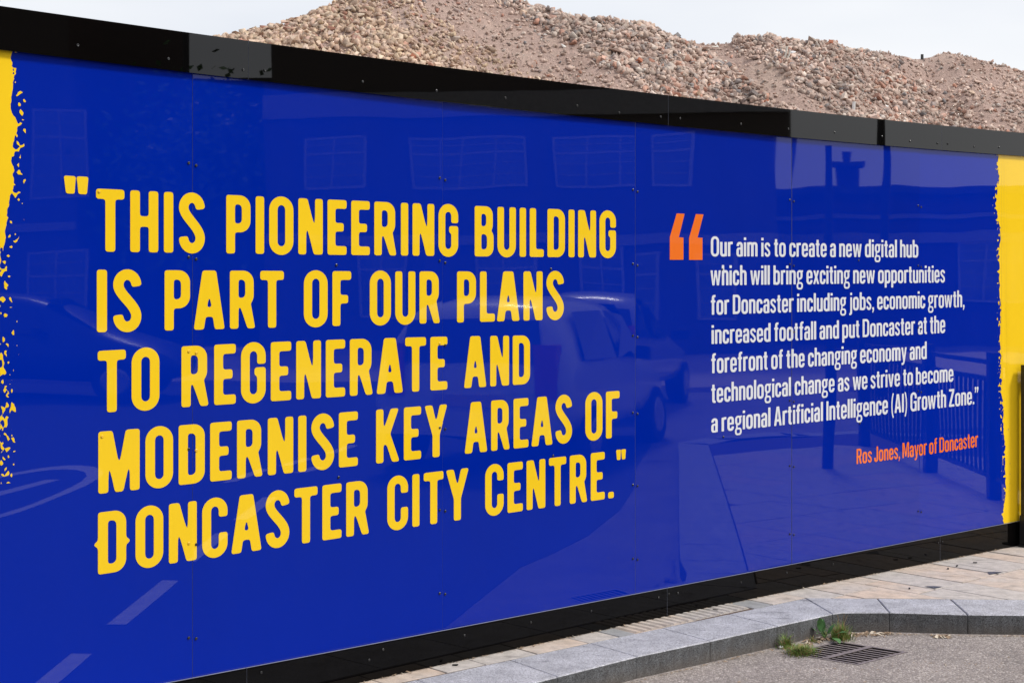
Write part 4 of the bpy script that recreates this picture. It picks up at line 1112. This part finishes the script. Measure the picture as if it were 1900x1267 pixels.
for k in range(N):
    q, px_, py_ = Q[k], PX[k], PY[k]
    hid = py_ > 60 + px_ * .105 + 45
    r = RNG.random()
    if px_ > 2100 or q < -250: dens, smin, smax, pal = .7, .015, .07, 'p'
    elif q < 640: dens, smin, smax, pal = .98, .022, .105, 'y'
    elif q < 760: dens, smin, smax, pal = .55, .022, .07, 'y'
    elif q < 925: dens, smin, smax, pal = .46, .009, .062, 'p'
    elif q < 1150: dens, smin, smax, pal = .98, .024, .105, 'g'
    elif q < 1215: dens, smin, smax, pal = .42, .010, .05, 'p'
    elif q < 1450: dens, smin, smax, pal = .92, .020, .092, 'g'
    else: dens, smin, smax, pal = .62, .009, .062, 'p'
    if q > 1450 and py_ > 150 and px_ > 1700: smax = .07
    dens *= min(1, .55 + 1.1 * max(0, .45 + fb(X0[k] * 1.3, Y0[k] * 1.3 + Z0[k], 21.5, 3)))
    if r > dens: continue
    if (hid or px_ < 300 or px_ > 1960) and RNG.random() > .35: continue
    u = RNG.random()
    size = smin + (smax - smin) * u ** 2.6
    if RNG.random() < .02: size *= RNG.uniform(1.2, 1.8)
    c = RNG.random()
    if pal == 'y': tone = TONES['r'] if c < .05 else TONES['y']
    elif pal == 'g': tone = TONES['r'] if c < .05 + .07 * (py_ > 110) else (TONES['p'] if c < .40 else (TONES['w'] if c > .985 else TONES['g']))
    else: tone = TONES['r'] if c < .06 else (TONES['g'] if c < .34 else (TONES['w'] if c > .97 else TONES['p']))
    col = tone[RNG.integers(len(tone))]
    j = RNG.uniform(.88, 1.28); dl = RNG.uniform(0, .75) ** 1.5; col = tuple(v * (1 - dl) + w * dl for v, w in zip(col, (.54, .385, .32))); kn = .98 + .55 * fb(X0[k] * .9, Y0[k] * .9, 33.1, 2); col = tuple(v * kn for v in col)
    stones.append((size, X0[k], Y0[k], Z0[k], tuple(min(.8, v * j) for v in col), int(RNG.integers(10)) if tone is not TONES['r'] else int(RNG.integers(7, 10)), hid))
stones.sort(key=lambda s: -s[0] + (10 if s[6] else 0))
def rotm(n):
    q = RNG.normal(size=(n, 4)); q /= np.linalg.norm(q, axis=1)[:, None]
    w, x, y, z = q.T
    return np.stack([1-2*(y*y+z*z), 2*(x*y-z*w), 2*(x*z+y*w), 2*(x*y+z*w), 1-2*(x*x+z*z), 2*(y*z-x*w), 2*(x*z-y*w), 2*(y*z+x*w), 1-2*(x*x+y*y)], -1).reshape(n, 3, 3)
def set_tone(me, cols):
    a = me.color_attributes.new('tone', 'FLOAT_COLOR', 'POINT')
    a.data.foreach_set('color', np.concatenate([cols, np.ones((len(cols), 1))], 1).astype(np.float32).ravel())
proto_mesh = {}
for s in stones[:285]:
    key = (s[5], tuple(round(v * 12) / 12 for v in s[4]))
    if key not in proto_mesh:
        v, f = protos[s[5]]
        me = bpy.data.meshes.new('stone'); me.from_pydata(v.tolist(), [], f.tolist()); me.materials.append(rm.mat)
        set_tone(me, np.tile(np.array(s[4]), (len(v), 1))); proto_mesh[key] = me
    link_mesh('stone', proto_mesh[key], mound, (s[1], s[2] - 28, s[3] + .13 + s[0] * .32), (random.uniform(-.5, .5), random.uniform(-.5, .5), random.uniform(0, 6.28)), s[0])
rest = stones[285:]
Vs, Fs, Cs = [], [], []; base = 0
RM = rotm(len(rest))
for k, s in enumerate(rest):
    v, f = protos[s[5]]
    p = (v * s[0]) @ RM[k].T + np.array([s[1], s[2] - 28, s[3] + .13 + s[0] * .30])
    Vs.append(p); Fs.append(f + base); base += len(v); Cs.append(np.tile(np.array(s[4]), (len(v), 1)))
me = bpy.data.meshes.new('small_stones')
VV = np.concatenate(Vs); FF = np.concatenate(Fs)
me.vertices.add(len(VV)); me.vertices.foreach_set('co', VV.ravel())
me.loops.add(FF.size); me.loops.foreach_set('vertex_index', FF.ravel().astype(np.int32))
me.polygons.add(len(FF)); me.polygons.foreach_set('loop_start', np.arange(0, FF.size, 3, dtype=np.int32)); me.polygons.foreach_set('loop_total', np.full(len(FF), 3, dtype=np.int32))
me.materials.append(rm.mat); me.update(calc_edges=True); set_tone(me, np.concatenate(Cs))
link_mesh('small_stones', me, mound)['kind'] = 'stuff'
print('stones', len(stones), 'tris', len(FF))

# single pieces that stand out on the heap
def on_mound(px, py):
    """first point of the heap along a sight line of the photo"""
    r = Vector(((px - 950) / FPX, 1, (524 - py) / FPX)); last = None
    for Y in np.arange(22, 34, .05):
        X = r.x * Y; Z = EYE + r.z * Y
        if mound_h(np.array([X]), np.array([Y]))[0] > Z: return Vector((X, Y, Z))
    return Vector((r.x * 29.5, 29.5, EYE + r.z * 29.5))
M['brick_pink'] = simple('pink_brick', (0.55, 0.36, 0.27), .9, var=.2, scale=30, bump=.4)
M['brick_red'] = simple('red_brick', (0.44, 0.17, 0.10), .9, var=.25, scale=30, bump=.4)
M['pvc'] = simple('white_plastic', (0.74, 0.74, 0.72), .5)
M['dark'] = simple('dark_plastic', (0.03, 0.03, 0.03), .6)
M['rag'] = simple('grubby_cloth', (0.66, 0.63, 0.56), .9, var=.15)
M['twig'] = simple('dry_stick', (0.16, 0.10, 0.07), .9)
p = on_mound(1624, 166)
hb = empty('holed_brick', p, 0.35); hb.rotation_euler = (.5, -.25, .35); tag(hb, 'pale pink perforated brick lying on the right slope of the rubble', 'brick')
b = MB(); Wb, Hb, Db = .215, .102, .065
cols = [0, .035, .07, .09, .125, .145, .18, .215]; rws = [0, .036, .066, .102]
for i in range(7):
    for j in range(3):
        if j == 1 and i in (1, 3, 5): continue
        b.box(cols[i] - .1075, rws[j] - .051, -Db / 2, cols[i + 1] - .1075 - .0002, rws[j + 1] - .051 - .0002, Db / 2)
o = b.build('fired_clay', M['brick_pink'], hb); o.rotation_euler = (math.radians(70), 0, 0)
for px_, py_, lab, mat in ((1541, 84, 'broken red brick on the crest of the right hand ridge', 'brick_red'), (1185, 118, 'orange brick fragment in the middle of the grey cobbles', 'brick_red'), (1421, 194, 'red brick end just above the black band', 'brick_red'), (768, 111, 'small orange brick chip low on the tan slope', 'brick_red')):
    v, f = protos[8]; o = mk('broken_brick', (v * .085).tolist(), f.tolist(), M[mat], loc=on_mound(px_, py_) + Vector((0, -.03, .03))); o.rotation_euler = (random.random(), random.random(), random.random() * 3)
    tag(o, lab, 'brick')
p = on_mound(1458, 104)
b = MB()
for k, (dx, dz, L_) in enumerate(((0, 0, .34), (.06, -.02, .26))):
    pts = [Vector((dx - .10 * (1 - t) ** 2, -.03, dz + L_ * (t - .5) * .95)) for t in np.linspace(0, 1, 7)]
    for a, c in zip(pts, pts[1:]): b.cyl(a, c, .016, .016, 6)
tag(b.build('cloth_strip', M['rag'], loc=p + Vector((0, -.08, 0))), 'pale twisted strip of cloth hanging on the cobbles', 'cloth')
p = on_mound(1582, 202); b = MB(); b.cyl((0, 0, -.08), (0.01, -.02, .12), .03, .03, 10)
tag(b.build('pipe_end', M['pvc'], loc=p + Vector((0, -.05, 0))), 'short white pipe end upright above the black band', 'pipe')
p = on_mound(1711, 112); b = MB(); b.cyl((0, 0, -.1), (0, 0, .12), .035, .03, 8)
tag(b.build('marker_stub', M['dark'], loc=p), 'small black stub standing in the dip of the far ridge', 'stub')
p = on_mound(1338, 140); b = MB(); b.cyl((-.12, -.1, .16), (.16, -.16, -.16), .009, .006, 6)
tag(b.build('stick', M['twig'], loc=p), 'thin dark stick lying on the soil between the cobble heaps', 'stick')
for px_, py_, sx, lab in ((1326, 91, .10, 'flat white slab fragment near the saddle of the heap'), (893, 92, .06, 'white lump on the brown slope'), (1148, 67, .07, 'small white plate among the upper cobbles'), (1713, 190, .09, 'pale plaster lump on the right slope'), (1190, 153, .13, 'flat cream stone flake above the black band')):
    v, f = protos[6]; o = mk('plaster_lump', (v * np.array([sx, sx * .6, sx * .35])).tolist(), f.tolist(), M['rag'] if 'cream' not in lab else M['brick_pink'], loc=on_mound(px_, py_) + Vector((0, -.05, .03))); tag(o, lab, 'rubble piece')

# ------------------------------------------------------------------ weeds and debris by the grate
M['grass'] = simple('grass_blade', (0.14, 0.225, 0.035), .7, var=.7, scale=60)
M['grass_dry'] = simple('dry_grass', (0.36, 0.22, 0.10), .8, var=.35, scale=60)
M['leaf'] = simple('weed_leaf', (0.085, 0.20, 0.06), .5, var=.4, scale=50)
for k in ('grass', 'leaf'):
    M[k].node_tree.nodes['Principled BSDF'].inputs['Subsurface Weight'].default_value = 0.0
def tuft(name, loc, n, h0, h1, rad, mats, lean=.6, label='', cat='grass tuft', elong=(1, 1)):
    b = MB()
    for k in range(n):
        a = random.uniform(0, 6.28); r = rad * min(1.5, abs(random.gauss(0, .55)))
        ca, sa = math.cos(a), math.sin(a)
        u = Vector((elong[0] * U.x * ca * r - elong[1] * V.x * sa * r * -1, elong[0] * U.y * ca * r + elong[1] * V.y * sa * r, 0))
        h = h0 + (h1 - h0) * random.random() ** 1.6 * (1.15 - .5 * r / rad); dirn = (Vector((random.gauss(0, 1), random.gauss(0, 1), 0)).normalized() * .8 + u * (1.1 / rad)).normalized()
        side = Vector((-dirn.y, dirn.x, 0)); w = random.uniform(.0012, .0027); L_ = random.uniform(.2, 1) * lean
        vs = []
        for i in range(5):
            t = i / 4; p = u + Vector((0, 0, 1)) * (h * (t - .35 * L_ * t * t)) + dirn * (h * L_ * t * t)
            ww = w * (1 - t * .9)
            vs += [p - side * ww, p + side * ww]
        m = 1 if random.random() < .24 else 0
        b.add(vs, [(2 * i, 2 * i + 1, 2 * i + 3, 2 * i + 2) for i in range(4)], m)
    o = b.build(name, mats, loc=loc); tag(o, label, cat, 'grass tufts by the drain grate'); return o
gm = [M['grass'], M['grass_dry']]
tuft('grass_tuft', (1.40, 7.31, -.1), 900, .022, .060, .085, gm, 1.5, 'low bushy grass tuft spilling over the left corner of the grate', elong=(1.0, .75))
tuft('grass_tuft', (1.350, 7.42, -.1), 260, .03, .085, .035, gm, .8, 'taller grass clump against the kerb joint left of the grate')
tuft('grass_tuft', (1.655, 7.60, -.1), 560, .03, .100, .058, gm, .8, 'upright grass tuft growing at the kerb corner above the grate')
tuft('seedling_tuft', (1.50, 7.54, -.1), 60, .015, .04, .03, gm, .8, 'few sparse green blades between the two tufts by the kerb')
def leafmesh(L_, W_, notch=True):
    vs = []; fs = []; n = 8
    for i in range(n + 1):
        t = i / n; w = W_ * math.sin(math.pi * min(1, t * .97 + .03)) ** .8 * (1 - .35 * t) * (1 + (.14 if i % 2 else -.10) * notch)
        z = .18 * L_ * math.sin(t * 2.2)
        vs += [(t * L_, -w, z + .12 * w), (t * L_, 0, z - .05 * W_), (t * L_, w, z + .12 * w)]
    for i in range(n):
        for q in (0, 1): fs.append((3 * i + q, 3 * i + 3 + q, 3 * i + 4 + q, 3 * i + 1 + q))
    me = bpy.data.meshes.new('leaf'); me.from_pydata(vs, [], fs); me.materials.append(M['leaf']); return me
weed = empty('broadleaf_weed', (1.575, 7.565, -.1)); tag(weed, 'broad leaved green weed rooted by the kerb above the grate', 'weed')
LM = leafmesh(.075, .02)
for px_, py_, pz_, rz, ry, sc in ((-.02, .05, .035, -1.9, -1.25, 1.0), (-.005, .06, .03, 1.2, -1.1, .9), (-.03, .05, .03, 3.0, -.3, .8), (0, .03, .02, -2.3, -.5, .7), (.03, -.02, .02, -1.35, .28, 1.05), (.045, .0, .03, -.5, -.2, .8), (.015, .02, .03, .2, -.8, .8), (-.01, -.0, .03, -2.6, -.1, .7)):
    link_mesh('leaf', LM, weed, (px_, py_, pz_), (random.uniform(-.3, .3), ry, rz), sc)
b = MB()
for k in range(6): b.cyl((0, .04, 0), (random.uniform(-.03, .03), .04 + random.uniform(-.03, .03), .05), .002, .0015, 5)
b.build('stem', M['leaf'], weed)
stalk = MB()
for k in range(5):
    x = random.uniform(-.02, .02); stalk.cyl((x, 0, 0), (x + random.uniform(-.03, .05), .0, random.uniform(.08, .125)), .0012, .0008, 5)
stalk.build('dry_stalk', M['grass_dry'], weed, loc=(.10, .08, 0))
# crumbs and dead leaves swept against the kerb
M['crumb'] = simple('road_crumbs', (0.30, 0.21, 0.14), .95, var=.4, scale=90)
M['crumb_pale'] = simple('pale_grit', (0.56, 0.48, 0.38), .95, var=.3, scale=90)
def debris(name, segs, n, smin, smax, label, spread, curl=False, z=-.0985):
    b = MB()
    for k in range(n):
        (x0, y0), (x1, y1) = random.choice(segs); t = random.random()
        p = Vector((x0 + (x1 - x0) * t, y0 + (y1 - y0) * t - abs(random.gauss(0, spread)), z))
        sz = random.uniform(smin, smax) * (1 if random.random() < .9 else 1.8)
        M3 = Matrix.Translation(p + Vector((0, 0, sz * .3 * random.random()))) @ Matrix.Rotation(random.uniform(0, 6.28), 4, 'Z') @ Matrix.Rotation(random.uniform(-.5, .5), 4, 'X')
        if curl or random.random() < .35:
            l = sz * 2.6; w_ = sz * .5
            vs = [M3 @ Vector(q) for q in ((-l, -w_, 0), (0, -w_, sz * .8), (l, -w_ * .3, .1 * sz), (l, w_ * .3, .1 * sz), (0, w_, sz * .8), (-l, w_, 0))]
            b.add(vs, [(0, 1, 4, 5), (1, 2, 3, 4)], 0 if random.random() < .8 else 1)
        else:
            v, f = protos[random.randrange(8)]
            b.add([M3 @ Vector(q * sz * .6) for q in v], f.tolist(), 1 if random.random() < .4 else 0)
    tag(b.build(name, [M['crumb'], M['crumb_pale']]), label, 'debris', kind='stuff')
debris('kerb_debris', [((1.47, 7.545), (1.72, 7.70)), ((1.72, 7.72), (1.95, 7.735)), ((1.72, 7.70), (1.90, 7.735)), ((1.36, 7.40), (1.50, 7.55))], 900, .0025, .0075, 'brown leaf crumbs and dead stems swept into the kerb corner', .028)
debris('channel_grit', [((0.6, 6.84), (1.33, 7.44)), ((1.7, 7.73), (2.33, 7.68)), ((2.33, 7.68), (2.9, 7.66)), ((-.2, 6.1), (.6, 6.83))], 800, .0015, .0042, 'thin line of grit along the foot of the kerb', .016)
debris('dead_leaf_clump', [((2.15, 7.645), (2.215, 7.66))], 46, .006, .011, 'small clump of dry curled leaves at the kerb foot right of the grate', .012, True)
wf = [(float(X), float(wy(X)) - .022) for X in np.linspace(-1.0, 3.1, 14)]
debris('wall_foot_dirt', list(zip(wf, wf[1:])), 1100, .0012, .0042, 'dark crumbs of dirt along the foot of the black lower band', .012, z=.0015)
debris('road_grit', [((0.6, 6.2), (2.6, 6.9)), ((1.2, 7.0), (2.7, 7.3)), ((0.3, 6.3), (1.3, 7.0))], 700, .0012, .0034, 'loose pale grit scattered over the road surface', .15)
v, f = protos[2]
tag(mk('white_pebble', (v * .012).tolist(), f.tolist(), M['pvc'], loc=(1.318, 7.40, -.089)), 'white pebble in the gutter left of the grass', 'pebble')

# ------------------------------------------------------------------ the street behind the viewer (seen mirrored in the panels)
M['car'] = NT('silver_car_paint'); _c = M['car']; _c.set('Base Color', (0.80, 0.81, 0.83)); _c.set('Roughness', .3); _c.set('Coat Weight', .6); M['car'] = _c.mat
M['car2'] = NT('white_car_paint'); _c = M['car2']; _c.set('Base Color', (0.5, 0.52, 0.56)); _c.set('Roughness', .3); _c.set('Coat Weight', .6); M['car2'] = _c.mat
M['car3'] = simple('dark_blue_car_paint', (0.05, 0.07, 0.12), .3)
M['glass'] = simple('dark_glass', (0.015, 0.02, 0.025), .06, spec=.8)
M['tyre'] = simple('tyre', (0.02, 0.02, 0.02), .8)
M['rim'] = simple('alloy', (0.5, 0.5, 0.52), .3, .8)
M['red'] = simple('red_lamp', (0.55, 0.01, 0.02), .15)
M['plate'] = simple('yellow_plate', (0.75, 0.55, 0.05), .4)
M['brick'] = NT('facade_brick'); _b = M['brick']
bt_ = _b.n("ShaderNodeTexBrick"); bt_.inputs['Scale'].default_value = 1; bt_.inputs['Brick Width'].default_value = .225; bt_.inputs['Row Height'].default_value = .075; bt_.inputs['Mortar Size'].default_value = .01
bt_.inputs['Color1'].default_value = (.095, .045, .032, 1); bt_.inputs['Color2'].default_value = (.07, .034, .026, 1); bt_.inputs['Mortar'].default_value = (.10, .085, .075, 1)
mp_ = _b.n("ShaderNodeMapping"); mp_.inputs['Rotation'].default_value = (math.radians(90), 0, math.radians(90)); _b.t.links.new(_b.co('World'), mp_.inputs[0]); _b.t.links.new(mp_.outputs[0], bt_.inputs[0])
_b.set('Base Color', bt_.outputs[0]); _b.set('Roughness', .9); M['brick'] = _b.mat
M['render'] = simple('pale_stone_band', (0.33, 0.34, 0.36), .8)
M['sky_toned_pane'] = simple('sky_toned_pane', (0.15, 0.19, 0.25), .08, var=.3, scale=.9)  # pale sky reflection painted into the grey-blue pane colour
M['frame_w'] = simple('white_window_frame', (0.40, 0.42, 0.45), .5)
M['roof'] = simple('slate_roof', (0.07, 0.07, 0.08), .7)

def car(loc, rz, paint, label, L_=4.25, W_=1.74, H_=1.66):
    root = empty('parked_car', loc, rz); tag(root, label, 'car', 'cars parked in the street behind the viewer')
    hw_ = W_ / 2
    # stations along x (0 = rear): (x, sill z, belt z, roof z, roof half width)
    st_ = [(0.0, .42, .80, .84, .72), (.06, .32, .98, 1.02, .72), (.16, .28, 1.02, 1.48, .60), (.42, .26, 1.0, 1.62, .60), (1.2, .24, .97, 1.66, .61), (2.2, .24, .95, 1.60, .59), (2.75, .24, .94, 1.38, .60), (3.25, .24, .93, 1.02, .66), (3.9, .26, .80, .84, .68), (4.18, .34, .62, .66, .62), (4.25, .40, .52, .54, .55)]
    vs = []; fs = []
    for x, a, be, ro, rw in st_:
        bw_ = hw_ - (.10 if x < .05 else 0) - (.14 if x > 4.1 else 0)
        sec = [(-bw_ + .06, a), (-bw_, a + (be - a) * .4), (-bw_ + .02, be), (-rw, ro - .06), (-rw + .14, ro), (0, ro + .015), (rw - .14, ro), (rw, ro - .06), (bw_ - .02, be), (bw_, a + (be - a) * .4), (bw_ - .06, a)]
        vs += [(x, y, z) for y, z in sec]
    n = 11
    for i in range(len(st_) - 1):
        for j in range(n - 1): fs.append((i * n + j, i * n + j + 1, (i + 1) * n + j + 1, (i + 1) * n + j))
        fs.append((i * n + n - 1, i * n, (i + 1) * n, (i + 1) * n + n - 1))
    fs.append(tuple(range(n))[::-1]); fs.append(tuple((len(st_) - 1) * n + j for j in range(n)))
    body = mk('body', vs, [f[::-1] for f in fs], paint, root, smooth=True)
    md = body.modifiers.new('soft', 'SUBSURF'); md.levels = 1; md.render_levels = 1
    for sgn in (-1, 1):
        mk('side_window', [(x, sgn * (y + .012), z) for x, y, z in ((.5, hw_ - .05, 1.06), (1.45, hw_ - .05, 1.03), (1.45, .66, 1.50), (.62, .65, 1.50))], [(0, 1, 2, 3)[::sgn]], M['glass'], root)
        mk('side_window', [(x, sgn * (y + .012), z) for x, y, z in ((1.53, hw_ - .05, 1.03), (2.5, hw_ - .05, 1.0), (2.28, .65, 1.44), (1.53, .66, 1.50))], [(0, 1, 2, 3)[::sgn]], M['glass'], root)
        b = MB(); b.box(.0, sgn * .62 - .09, .72, .16, sgn * .62 + .09 + (0.02 * sgn), 1.22); b.build('tail_lamp', M['red'], root)
        b = MB(); b.box(2.35, sgn * (hw_ + .02), .98, 2.45, sgn * (hw_ + .2), 1.12); b.build('mirror', M['dark'], root)
        for wx in (.72, 3.42):
            b = MB(); b.cyl((wx, sgn * (hw_ - .2), .31), (wx, sgn * (hw_ + .01), .31), .31, .31, 28); wh = b.build('wheel', M['tyre'], root)
            b = MB(); b.cyl((wx, sgn * (hw_ + .012), .31), (wx, sgn * (hw_ + .022), .31), .20, .17, 20); b.build('rim', M['rim'], wh)
    mk('rear_window', [(-.005 + .05, -.60, 1.04), (.05 - .005, .60, 1.04), (.15, .54, 1.44), (.15, -.54, 1.44)], [(0, 3, 2, 1)], M['glass'], root)
    mk('windscreen', [(2.40, -.56, 1.55), (2.40, .56, 1.55), (3.15, .64, 1.06), (3.15, -.64, 1.06)], [(0, 3, 2, 1)], M['glass'], root)
    b = MB(); b.box(-.05, -.78, .36, .1, .78, .56); b.build('bumper', paint, root)
    b = MB(); b.box(-.035, -.26, .64, .03, .26, .75); b.build('number_plate', M['plate'], root)
car((7.0, 5.75, -.096), .19, M['car'], 'silver people carrier parked rear towards the hoarding')
car((12.9, 6.1, -.096), .12, M['car2'], 'pale hatchback parked in front of the silver people carrier')
car((15.6, -3.6, -.096), 1.5, M['car3'], 'dark blue car standing across the far lane')

def facade(name, x, y0, y1, h, wins, label, bands=(), mat='brick'):
    root = empty(name, (x, (y0 + y1) / 2, -.1)); cy = (y0 + y1) / 2; tag(root, label, 'building')
    b = MB(); b.box(0, y0 - cy, 0, 9, y1 - cy, h); b.build('wall', M[mat], root)
    b = MB(); b.box(-.25, y0 - cy - .2, h, 9.2, y1 - cy + .2, h + .22); b.build('roof', M['roof'], root)
    for z0, z1 in bands:
        b = MB(); b.box(-.12, y0 - cy, z0, -.001, y1 - cy, z1); b.build('string_course', M['render'], root)
    for (wy0, wy1, z0, z1) in wins:
        fr_ = MB(); t = .06
        fr_.box(-.05, wy0 - cy, z0, .0 - .001, wy1 - cy, z0 + t); fr_.box(-.05, wy0 - cy, z1 - t, -.001, wy1 - cy, z1)
        fr_.box(-.05, wy0 - cy, z0 + t, -.001, wy0 - cy + t, z1 - t); fr_.box(-.05, wy1 - cy - t, z0 + t, -.001, wy1 - cy, z1 - t)
        nb_ = max(1, int(round((wy1 - wy0) / .62)))
        for k in range(1, nb_):
            c_ = wy0 - cy + (wy1 - wy0) * k / nb_; fr_.box(-.048, c_ - .022, z0 + t, -.001, c_ + .022, z1 - t)
        for fz, hz in ((.25, .012), (.47, .012), (.68, .028), (.84, .012)):
            zm = z0 + (z1 - z0) * fz; fr_.box(-.046 + hz * .1, wy0 - cy + t, zm - hz, -.001, wy1 - cy - t, zm + hz)
        wo = fr_.build('window', M['frame_w'], root)
        mk('pane', [(-.02, wy0 - cy + .05, z0 + .05), (-.02, wy1 - cy - .05, z0 + .05), (-.02, wy1 - cy - .05, z1 - .05), (-.02, wy0 - cy + .05, z1 - .05)], [(0, 3, 2, 1)], M['sky_toned_pane'], wo)
    return root
wA = [(-.95, .35, 4.1, 5.4), (1.3, 3.4, 4.1, 5.4), (4.0, 5.9, 4.1, 5.4), (6.4, 7.2, 4.1, 5.4), (5.8, 6.6, .9, 2.5), (7.2, 8.0, .9, 2.5), (.2, 1.2, .9, 2.7), (2.4, 3.6, .9, 2.7), (4.4, 5.4, .9, 2.7)]
facade('brick_building', 30, -1.9, 8.75, 9.3, wA, 'two storey dark brick building with white sash windows across the street', ((2.7, 2.95), (5.9, 6.5)))
facade('brick_building', 30, -24, -6.3, 10.5, [(-7.4, -6.0, 3.9, 6.2), (-7.4, -6.0, .6, 2.6), (-10.4, -9.0, 3.9, 6.2), (-10.4, -9.0, .6, 2.6)], 'taller brick building left of the gap across the street', ((3.1, 3.3),))
facade('sky_blocking_building', 42, -14, 1.5, 8.3, [(-8 + 2.6 * k, -6.8 + 2.6 * k, 4.6, 6.2) for k in range(3)], 'plain dark building added behind the tree to block bright sky in the gap')  # added unseen building that keeps bright sky out of the reflected gap
lowb = facade('low_building', 38, 8.6, 34, 4.3, [(12 + 3 * k, 13.6 + 3 * k, 1.2, 2.9) for k in range(6)], 'long low dark building beyond the railings', ((2.9, 3.2), (3.6, 3.72)))
b = MB(); b.box(2, -11.5, 4.53, 2.6, -11.0, 5.25); b.box(1.9, -11.6, 5.25, 2.7, -10.9, 5.4); b.cyl((2.3, -11.25, 5.4), (2.3, -11.25, 5.75), .09); b.build('chimney', M['brick'], lowb)
far = mk('far_pavement', [(18.5, -40, -.02), (32, -40, -.02), (32, 40, -.02), (18.5, 40, -.02), (18.5, -40, -.1), (18.5, 40, -.1)], [(0, 1, 2, 3), (4, 0, 3, 5)], M['slab']); tag(far, kind='structure')

def pole(x, y, h, r, label):
    root = empty('lamp_post', (x, y, 0)); tag(root, label, 'lamp post', 'black street columns behind the viewer')
    b = MB(); b.cyl((0, 0, -.02), (0, 0, 1.1), r * 1.35, r * 1.3, 14); b.build('base', M['steel'], root)
    b = MB(); b.cyl((0, 0, 1.1), (0, 0, h), r, r * .75, 14); b.build('column', M['steel'], root)
    if h < 4: return
    b = MB(); b.cyl((0, 0, h), (-.5, .3, h + .25), r * .6, r * .5, 8); b.box(-.95, .2, h + .2, -.45, .42, h + .32); b.build('lantern', M['steel'], root)
pole(7.08, 8.69, 2.93, .036, 'slim black post on the pavement by the railings')
pole(16.5, 9.62, 8.5, .05, 'tall dark lamp column beyond the railings')
pole(27.5, 12.6, 4.4, .07, 'tall dark lamp column beside the brick building')
pole(22.0, -1.2, 9, .07, 'lamp column in front of the gap between the buildings')

rl = empty('railing', (5.13, 9.83, 0)); tag(rl, 'black vertical bar railing along the pavement', 'railing')
A_ = Vector((5.13, 9.83, 0)); B_ = Vector((9.0, 9.05, 0)); dR = (B_ - A_); LR = dR.length; dR.normalize(); ang = math.atan2(dR.y, dR.x)
rl.rotation_euler = (0, 0, ang)
for z in (.16, .92, 1.05):
    b = MB(); b.box(-1.2, -.018, z, LR, .018, z + .035); b.build('rail', M['steel'], rl)
bm_ = None
n = int((LR + 1.2) / .115)
for i in range(n):
    x = -1.15 + i * .115
    if bm_ is None:
        b = MB(); b.cyl((0, 0, .196), (0, 0, .919), .012, .012, 6); o = b.build('bar', M['steel'], rl, loc=(x, 0, 0)); bm_ = o.data
    else: link_mesh('bar', bm_, rl, (x, 0, 0))
for x in (-1.2, .2, 1.9, LR - .05):
    b = MB(); b.box(x, -.045, 0, x + .09, .045, 1.15); b.build('post', M['steel'], rl)

tree = empty('street_tree', (31.5, -3.9, -.1)); tag(tree, 'dark leafy tree standing in the gap between the buildings', 'tree')
b = MB(); b.cyl((0, 0, 0), (.1, 0, 3), .18, .12, 10); b.cyl((.1, 0, 3), (.7, .4, 4.6), .09, .04, 8); b.cyl((.1, 0, 3), (-.5, -.4, 4.7), .09, .04, 8); b.build('trunk', M['twig'], tree)
b = MB()
for k in range(9500):
    a = random.choice([(0, 0, 3.9, 1.9), (0, 0, 5.3, 1.6), (.4, .7, 4.4, 1.0), (-.3, -.9, 4.6, 1.0), (0, .3, 5.6, .7)])
    p = Vector((random.gauss(0, .5), random.gauss(0, .5), random.gauss(0, .5))) * a[3] + Vector(a[:3])
    e_ = Vector((random.gauss(0, 1), random.gauss(0, 1), random.gauss(0, 1))).normalized() * .11; g_ = e_.orthogonal().normalized() * .075
    b.add([p - e_, p + g_, p + e_, p - g_], [(0, 1, 2, 3)])
b.build('crown', M['leaf'], tree)
